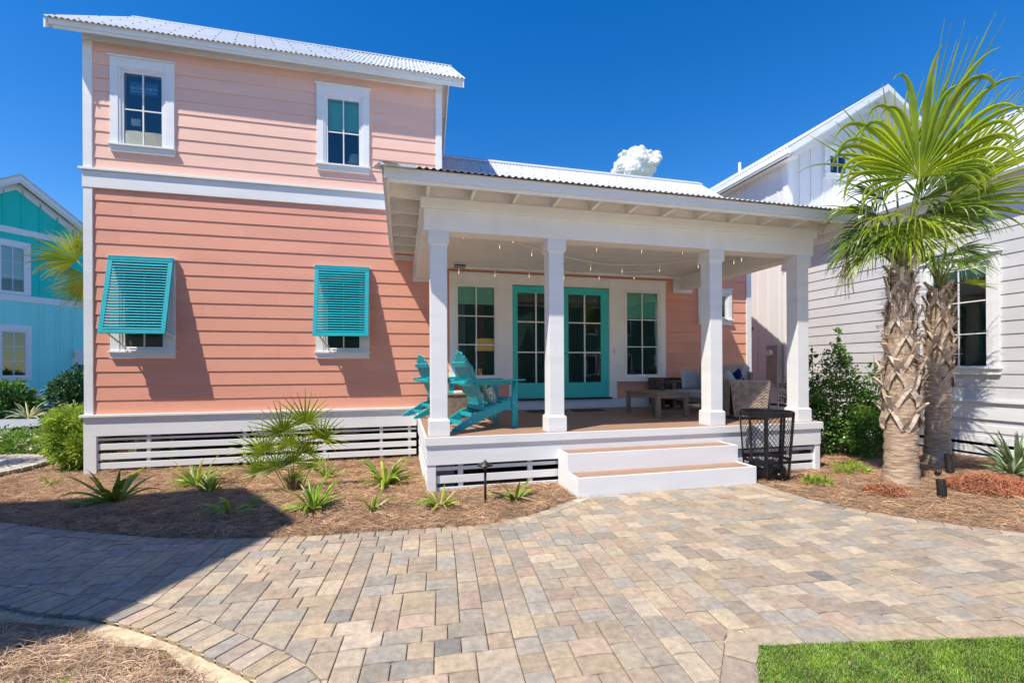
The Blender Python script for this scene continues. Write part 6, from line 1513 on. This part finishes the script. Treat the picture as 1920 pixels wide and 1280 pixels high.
def shrub(label, loc, lobes, n, ln, wd, m, name='shrub', cat='shrub', m2=None, seed=1, group=None, shoots=(), up=0.3, clump=0.16, stems=7, tone=(0.65, 1.25)):
    t = thing(name, label, cat, loc, 0, group); L = Vector(loc); lb = [((L.x + c[0], L.y + c[1], L.z + c[2]), r) for c, r in lobes]
    leaf_cloud(t, 'foliage', m, lb, n, ln, wd, seed, clump, up, tone)
    if m2: leaf_cloud(t, 'young_foliage', m2, [((c[0], c[1], c[2] + r[2] * .25), (r[0] * .95, r[1] * .95, r[2] * .85)) for c, r in lb], n // 3, ln * .9, wd * .9, seed + 50, clump, up + .3, tone, 0.75)
    q = MB(); rg = random.Random(seed)
    for k in range(stems):
        c, r = lb[k % len(lb)]; e = Vector((c[0] + rg.uniform(-.6, .6) * r[0], c[1] + rg.uniform(-.6, .6) * r[1], c[2] + rg.uniform(.1, .6) * r[2])); a = L + Vector((rg.uniform(-.08, .08), rg.uniform(-.08, .08), -.05)); mm = a.lerp(e, .5) + Vector((rg.uniform(-.06, .06), rg.uniform(-.06, .06), .05)); q.tube([a, mm, e], [.016, .011, .004], 6)
    for sx, sy, z0, z1 in shoots: q.tube([L + Vector((sx, sy, z0)), L + Vector((sx + rg.uniform(-.04, .04), sy, z1))], [.008, .003], 5)
    q.build('branches', 'twig', t)
    if shoots:
        for i, (sx, sy, z0, z1) in enumerate(shoots):
            k = int((z1 - z0) / 0.02) * 3; lo = [((L.x + sx, L.y + sy, L.z + (z0 + z1) / 2), (0.075, 0.075, (z1 - z0) / 2))]
            rgg = np.random.default_rng(seed + 9 + i); leaf_cloud(t, 'shoot', m, lo, k, ln, wd, seed + 10 + i, 0.05, 0.8, tone, 0.1)
    return t
# holly-like hedge between porch and palms
shrub('tall glossy dark-green holly shrub with upright shoots against the grey siding', (8.25, 7.0, -0.1), [((-0.35, 0.25, 0.55), (.42, .40, .60)), ((-0.45, 0.35, 1.2), (.30, .28, .55)), ((0.15, 0.05, 0.9), (.42, .38, .80)), ((0.1, 0.1, 1.65), (.22, .22, .45)), ((0.62, -0.15, 0.55), (.45, .40, .60)), ((0.95, 0.0, 1.1), (.22, .25, .55)), ((0.25, -0.35, 0.45), (.45, .35, .45))],
      12500, 0.068, 0.038, 'holly', m2='hollylight', seed=3, name='holly_shrub', shoots=((-0.45, 0.3, 1.5, 2.25), (-0.25, 0.3, 1.5, 2.2), (0.10, 0.05, 1.9, 2.55), (0.22, 0.1, 1.7, 2.2), (1.0, 0.05, 1.5, 2.0)), stems=12)
shrub('spindly dark shrub with drooping leaves seen past the pink house right corner', (9.5, 10.9, 0.3), [((0, 0, 2.35), (.22, .2, .22)), ((0.05, 0, 1.9), (.18, .15, .25)), ((0, 0.05, 1.45), (.16, .15, .25))], 420, 0.13, 0.05, 'darkshrub', seed=12, stems=5, clump=.1)
shrub('rounded yellow-green yew pine shrub touching the left corner of the pink house', (-5.95, 10.35, -0.2), [((0.0, 0, 0.36), (.46, .42, .38)), ((-0.15, 0.1, 0.86), (.44, .38, .28)), ((0.35, 0.05, 0.66), (.40, .40, .42)), ((-0.35, 0, 0.62), (.28, .34, .32))], 13000, 0.11, 0.024, 'podo', seed=4, name='yew_pine_shrub', clump=.11, m2='podo', stems=9)
shrub('low sprawling shrub on the straw bed left of the yew pine', (-8.1, 12.4, -0.2), [((0, 0, 0.25), (.85, .6, .28)), ((0.7, -0.1, 0.25), (.45, .4, .28)), ((-0.9, 0.1, 0.22), (.6, .5, .25))], 3600, 0.085, 0.045, 'hollylight', m2='variegated', seed=5)
shrub('dark bushy shrub under the aqua window at the left edge', (-15.6, 22.6, -0.2), [((0, 0, 0.65), (.75, .55, .62)), ((0.3, 0, 0.45), (.7, .55, .42))], 2600, 0.20, 0.10, 'darkshrub', m2='hollylight', seed=6, stems=8, clump=.25, group='dark shrubs along the teal house')
shrub('dark bushy shrub right of the aqua window, before the pale skirt', (-15.2, 25.6, -0.2), [((0, 0, 0.8), (.85, .6, .7)), ((0.1, 0, 1.35), (.45, .4, .5))], 2400, 0.20, 0.09, 'darkshrub', seed=7, stems=8, clump=.25, group='dark shrubs along the teal house')
shrub('dark bushy shrub below the grey meter box, beside the pink house corner', (-13.4, 25.6, -0.2), [((0, 0, 0.8), (.9, .7, .8)), ((0.3, 0, 1.35), (.5, .45, .5))], 2600, 0.20, 0.09, 'darkshrub', seed=8, stems=8, clump=.25, group='dark shrubs along the teal house')
# tree top beyond the white roof
tt = thing('tree', 'leafy tree top showing above the grey house roof ridge at the right edge', 'tree', (20.5, 14.0, -0.2))
q = MB(); q.tube([(20.5, 14, -.2), (20.6, 14, 4), (20.4, 14, 8.5)], [.28, .2, .08], 12)
for k in range(9): a = k * .7; q.tube([(20.5, 14, 4 + k * .5), (20.5 + math.cos(a) * 1.3, 14 + math.sin(a) * 1.3, 6.2 + k * .5)], [.08, .02], 6)
q.build('trunk', 'twig', tt)
leaf_cloud(tt, 'crown', 'podo', [((20.5, 14, 8.6), (2.0, 2.0, 1.6)), ((19.4, 13.5, 7.9), (1.3, 1.3, 1.0)), ((21.8, 14.2, 8.2), (1.6, 1.6, 1.3))], 7000, 0.16, 0.08, 11, 0.3)
# lime ground ferns
def fern(label, x, y, rx, ry, h, n, seed):
    z = gz(x, y); t = thing('ground_fern', label, 'plant', (x, y, z), 0, 'lime green ground ferns'); leaf_cloud(t, 'foliage', 'fern', [((x, y, z + h * .3), (rx, ry, h)), ((x + rx * .4, y, z + h * .2), (rx * .6, ry * .8, h * .7))], n, 0.05, 0.010, seed, 0.05, 0.9)
    q = MB()
    for k in range(12):
        a = rndrot(); q.tube([(x, y, z), (x + math.cos(a) * rx * .8, y + math.sin(a) * ry * .8, z + h * .5)], [.003, .0015], 4)
    q.build('stems', 'twig', t)
fern('round lime-green fern at the right foot of the mesh bin', 5.72, 5.18, .20, .15, .10, 1800, 21)
fern('lime-green fern creeping left of the nearer palm trunk', 7.05, 5.75, .38, .20, .11, 2200, 22)
fern('lime-green fern in front of the holly, near the porch corner post', 7.45, 6.1, .30, .2, .10, 1200, 23)

# ================================================================== PINE STRAW, TURF
def needles(x, y, n, L, w, zlift, curve, seed, tilt=0.14, cols=((1, 1, 1),), jitter=0.2, zf=ground_z):
    rg = np.random.default_rng(seed); a = rg.uniform(0, 2 * np.pi, n); l = L * rg.uniform(.5, 1.25, n); z = zf(x, y) + rg.uniform(0.0, zlift, n) ** 1.0
    tl = rg.normal(0, tilt, n); d = np.stack([np.cos(a) * np.cos(tl), np.sin(a) * np.cos(tl), np.sin(tl)], -1); side = np.stack([-np.sin(a), np.cos(a), np.zeros(n)], -1)
    k = 4; P = []; c = rg.normal(0, curve, n); p = np.stack([x, y, z], -1); 
    for i in range(k):
        t = i / (k - 1) - .5; q = p + d * (l * t)[:, None] + side * (c * l * (t * t - .25))[:, None]; q[:, 2] -= (np.abs(t) * 0.35 * l * rg.uniform(0, 1, n) * 0.25); P.append(q)
    W = np.array([.6, 1, 1, .4]); 
    wv = side * w + np.array([0, 0, 1]) * (rg.uniform(-.9, .9, n) * w)[:, None]; V = []
    for i in range(k): V += [P[i] - wv * W[i], P[i] + wv * W[i]]
    V = np.stack(V, 1).reshape(-1, 3); F = []
    for i in range(k - 1): F.append(np.stack([np.arange(n) * 2 * k + 2 * i, np.arange(n) * 2 * k + 2 * i + 1, np.arange(n) * 2 * k + 2 * i + 3, np.arange(n) * 2 * k + 2 * i + 2], -1))
    F = np.concatenate(F); cc = np.array(cols)[rg.integers(0, len(cols), n)] * rg.uniform(.6, 1.35, n)[:, None]; return V, F, np.repeat(cc, 2 * k, 0)

def scatter(poly_test, box, n, seed):
    rg = np.random.default_rng(seed); x = rg.uniform(box[0], box[1], n); y = rg.uniform(box[2], box[3], n); k = poly_test(x, y); return x[k], y[k]
def bed_test(x, y):
    return ~inside(PATIO, x, y) & ~inside(TURF, x, y) & ~((x > DX0 + .05) & (x < DX1 - .05) & (y > DY + 0.25)) & ~((x > SX0) & (x < SX1) & (y > S1)) & ~((y > F0 + .8) & (x > XL)) & (np.hypot(x + 8.2, y - 10.25) > 1.50)
allV, allF, allC, o0 = [], [], [], 0
def addset(r):
    global o0
    V, F, c = r; allV.append(V); allF.append(F + o0); allC.append(c); o0 += len(V)
SC = ((1.0, 0.95, 0.85), (1.25, 1.2, 1.1), (0.75, 0.62, 0.5), (0.5, 0.38, 0.3), (1.1, 0.85, 0.6), (0.9, 0.6, 0.42))
x, y = scatter(bed_test, (-7.5, 2.2, 4.7, 9.8), 105000, 1); addset(needles(x, y, len(x), 0.15, 0.0016, 0.034, 0.9, 2, tilt=0.2, cols=SC))
x, y = scatter(bed_test, (4.8, 10.6, 2.4, 10.5), 75000, 3); addset(needles(x, y, len(x), 0.155, 0.0016, 0.036, 0.9, 4, tilt=0.2, cols=SC))
x, y = scatter(bed_test, (-12, -5.6, 8.0, 16), 12000, 5); addset(needles(x, y, len(x), 0.2, 0.003, 0.03, 0.7, 6, cols=SC))
# near-left mound: thick tangle
x, y = scatter(lambda a, b: (b < botY(a)) & (dist_line(PATIO_BOT, a, b) > 0.10 + 0.06 * np.sin(a * 9 + b * 7) * np.cos(a * 3.1)) & (a < -0.4), (-4.5, -0.4, 1.9, 4.6), 60000, 7)
SCN = ((1.25, 1.25, 1.2), (1.5, 1.5, 1.5), (0.95, 0.88, 0.8), (1.15, 1.0, 0.8), (0.6, 0.52, 0.45))
addset(needles(x, y, len(x), 0.15, 0.0011, 0.055, 1.0, 8, tilt=0.22, cols=SCN))
so3 = np_build('pine_straw', np.concatenate(allV), np.concatenate(allF), 'straw', None, np.concatenate(allC)); tag(so3, 'brown pine straw mulch covering the planting beds', 'pine straw', kind='stuff')
# fresh red straw heaps
def heap(label, x, y, rx, ry, h, n, seed):
    rg = np.random.default_rng(seed); r = np.sqrt(rg.uniform(0, 1, n)); a = rg.uniform(0, 2 * np.pi, n); px, py = x + r * rx * np.cos(a), y + r * ry * np.sin(a)
    def zf(X, Y): u = np.clip(1 - ((X - x) / rx) ** 2 - ((Y - y) / ry) ** 2, 0, 1); return ground_z(X, Y) + h * u * (0.7 + 0.3 * np.sin(X * 17) * np.cos(Y * 19)) * rg.uniform(0.3, 1, len(X))
    V, F, c = needles(px, py, n, 0.14, 0.0030, 0.05, 1.2, seed + 1, tilt=0.7, cols=((1, 1, 1), (1.3, 1.2, 1.1), (.7, .6, .5)), zf=zf); o = np_build('straw_heap', V, F, 'redstraw', None, c); return tag(o, label, 'pine straw', 'heaps of fresh red pine straw', kind='stuff')
heap('large heap of orange-red pine straw right of the spotlight and palms', 7.72, 4.35, 0.60, 0.40, 0.17, 6500, 31)
heap('small patch of orange-red pine straw at the left foot of the nearer palm', 6.12, 4.55, 0.24, 0.20, 0.11, 900, 33)
# artificial turf
tb = MB(); tb.add([(x, y, -0.020) for x, y in TURF], [tuple(range(len(TURF)))[::-1]]); tag(tb.build('lawn_base', 'turfbase'), kind='structure')
rg = np.random.default_rng(5); n = 300000; x = rg.uniform(1.0, 6.5, n); y = rg.uniform(0.9, 2.3, n)
kp = inside(TURF, x, y) & (y > 0.95 + 0.0 * x); 
# keep only what the lens can reach (plus margin)
u = (math.cos(.2405) * x - math.sin(.2405) * y) / (math.sin(.2405) * x + math.cos(.2405) * y); dep = math.sin(.2405) * x + math.cos(.2405) * y
kp &= (u < 1.35) & (dep > 2.15); x, y = x[kp], y[kp]; n = len(x)
a = rg.uniform(0, 2 * np.pi, n); h = rg.uniform(0.019, 0.033, n); ln_ = rg.uniform(0.2, 0.75, n); w = 0.0016
d = np.stack([np.cos(a) * ln_, np.sin(a) * ln_, np.ones(n)], -1); d /= np.linalg.norm(d, axis=1)[:, None]; s = np.stack([-np.sin(a), np.cos(a), np.zeros(n)], -1) * w; p = np.stack([x, y, np.full(n, -.020)], -1)
m1 = p + d * (h * .6)[:, None]; tp = p + d * h[:, None] + np.stack([np.cos(a), np.sin(a), np.zeros(n)], -1) * (h * .25)[:, None]
V = np.stack([p - s, p + s, m1 + s, m1 - s, tp + s * .3, tp - s * .3], 1).reshape(-1, 3); b0 = np.arange(n)[:, None] * 6
F = np.concatenate([b0 + np.array([0, 1, 2, 3]), b0 + np.array([3, 2, 4, 5])]); c = np.array([(.75, .85, .7), (1, 1, 1), (1.2, 1.1, .9), (.9, 1.05, .8), (1.5, 1.05, .8)])[rg.integers(0, 5, n)] * rg.uniform(.75, 1.25, n)[:, None]
tag(np_build('lawn', V, F, 'grass', None, np.repeat(c, 6, 0)), 'bright green artificial turf in the lower right corner', 'grass', kind='stuff')

# ================================================================== CLOUD
cl = MB(); cm, ct_, cp_ = nodes('cloud_white'); cp_.inputs['Base Color'].default_value = (0.60, 0.61, 0.63, 1); cp_.inputs['Roughness'].default_value = 1; cp_.inputs['Specular IOR Level'].default_value = 0
cp_.inputs['Subsurface Weight'].default_value = 0.0; cp_.inputs['Emission Color'].default_value = (0.75, 0.82, 0.92, 1); cp_.inputs['Emission Strength'].default_value = 0.12  # faint glow painted in as fill, standing in for light scattered through the cloud
rg = random.Random(8)
lwn = ct_.nodes.new('ShaderNodeLayerWeight'); lwn.inputs[0].default_value = 0.35; crn = ct_.nodes.new('ShaderNodeMapRange'); crn.inputs[1].default_value = 0.22; crn.inputs[2].default_value = 0.85; crn.inputs[3].default_value = 1.0; crn.inputs[4].default_value = 0.0
tcn = ct_.nodes.new('ShaderNodeTexCoord'); nzn = ct_.nodes.new('ShaderNodeTexNoise'); nzn.inputs['Scale'].default_value = 0.16; nzn.inputs['Detail'].default_value = 8; ct_.links.new(tcn.outputs['Object'], nzn.inputs[0])
bpn = ct_.nodes.new('ShaderNodeBump'); bpn.inputs['Strength'].default_value = 0.8; bpn.inputs['Distance'].default_value = 4.0; ct_.links.new(nzn.outputs[0], bpn.inputs['Height']); ct_.links.new(bpn.outputs[0], cp_.inputs['Normal'])
ct_.links.new(lwn.outputs['Facing'], crn.inputs[0]); ct_.links.new(crn.outputs[0], cp_.inputs['Alpha'])
dist = 700.0
base = Vector((221.5, 400, 200)) * (dist / 457.0) ; 
import bmesh
bmm = bmesh.new()
def puff(dx, dz_, r, dy=0):
    mtx = Matrix.Translation(base + Vector((0.88 * dx + .2 * dy, -0.47 * dx + dy, dz_))); g = bmesh.ops.create_icosphere(bmm, subdivisions=3, radius=r, matrix=mtx)
    for v in g['verts']:
        q_ = v.co - mtx.translation; nn_ = q_.normalized(); f = 1 + 0.06 * math.sin(nn_.x * 6 + dx) * math.cos(nn_.z * 5 + dz_); v.co = mtx.translation + q_ * f
for dx, dz_, r in ((-16, -4, 13), (-4, 6, 17), (8, 3, 16), (-10, 10, 12), (4, 14, 12), (20, -2, 11), (30, 6, 9), (33, 12, 6), (26, -8, 9), (-26, -10, 9), (-22, 2, 8), (12, 12, 10), (0, -10, 18), (16, -12, 14), (36, 4, 5), (-2, 19, 7), (-14, 17, 6)): puff(dx, dz_, r * 0.95, rg.uniform(-6, 6))
for k in range(36):
    a = rg.uniform(-.3, 3.4); puff(3 + math.cos(a) * rg.uniform(20, 32), 2 + math.sin(a) * rg.uniform(14, 21), rg.uniform(2.5, 5.5), rg.uniform(-8, 2))
me = bpy.data.meshes.new('cloud'); bmm.to_mesh(me); me.polygons.foreach_set('use_smooth', [True] * len(me.polygons)); me.materials.append(cm); co = bpy.data.objects.new('cloud', me); COL.objects.link(co)
rm = co.modifiers.new('remesh', 'REMESH'); rm.mode = 'VOXEL'; rm.voxel_size = 1.3; rm.use_smooth_shade = True
s_m1 = co.modifiers.new('smooth', 'SMOOTH'); s_m1.iterations = 5; s_m1.factor = 0.6
for ns, st_v in ((7.0, 3.2), (2.6, 1.6)):
    tx = bpy.data.textures.new('cloud_noise', 'CLOUDS'); tx.noise_scale = ns; tx.noise_depth = 4; dm = co.modifiers.new('displace', 'DISPLACE'); dm.texture = tx; dm.strength = st_v; dm.mid_level = 0.5; dm.texture_coords = 'LOCAL'
tag(co, 'single small white puffy cloud in the blue sky above the porch roof', 'cloud')
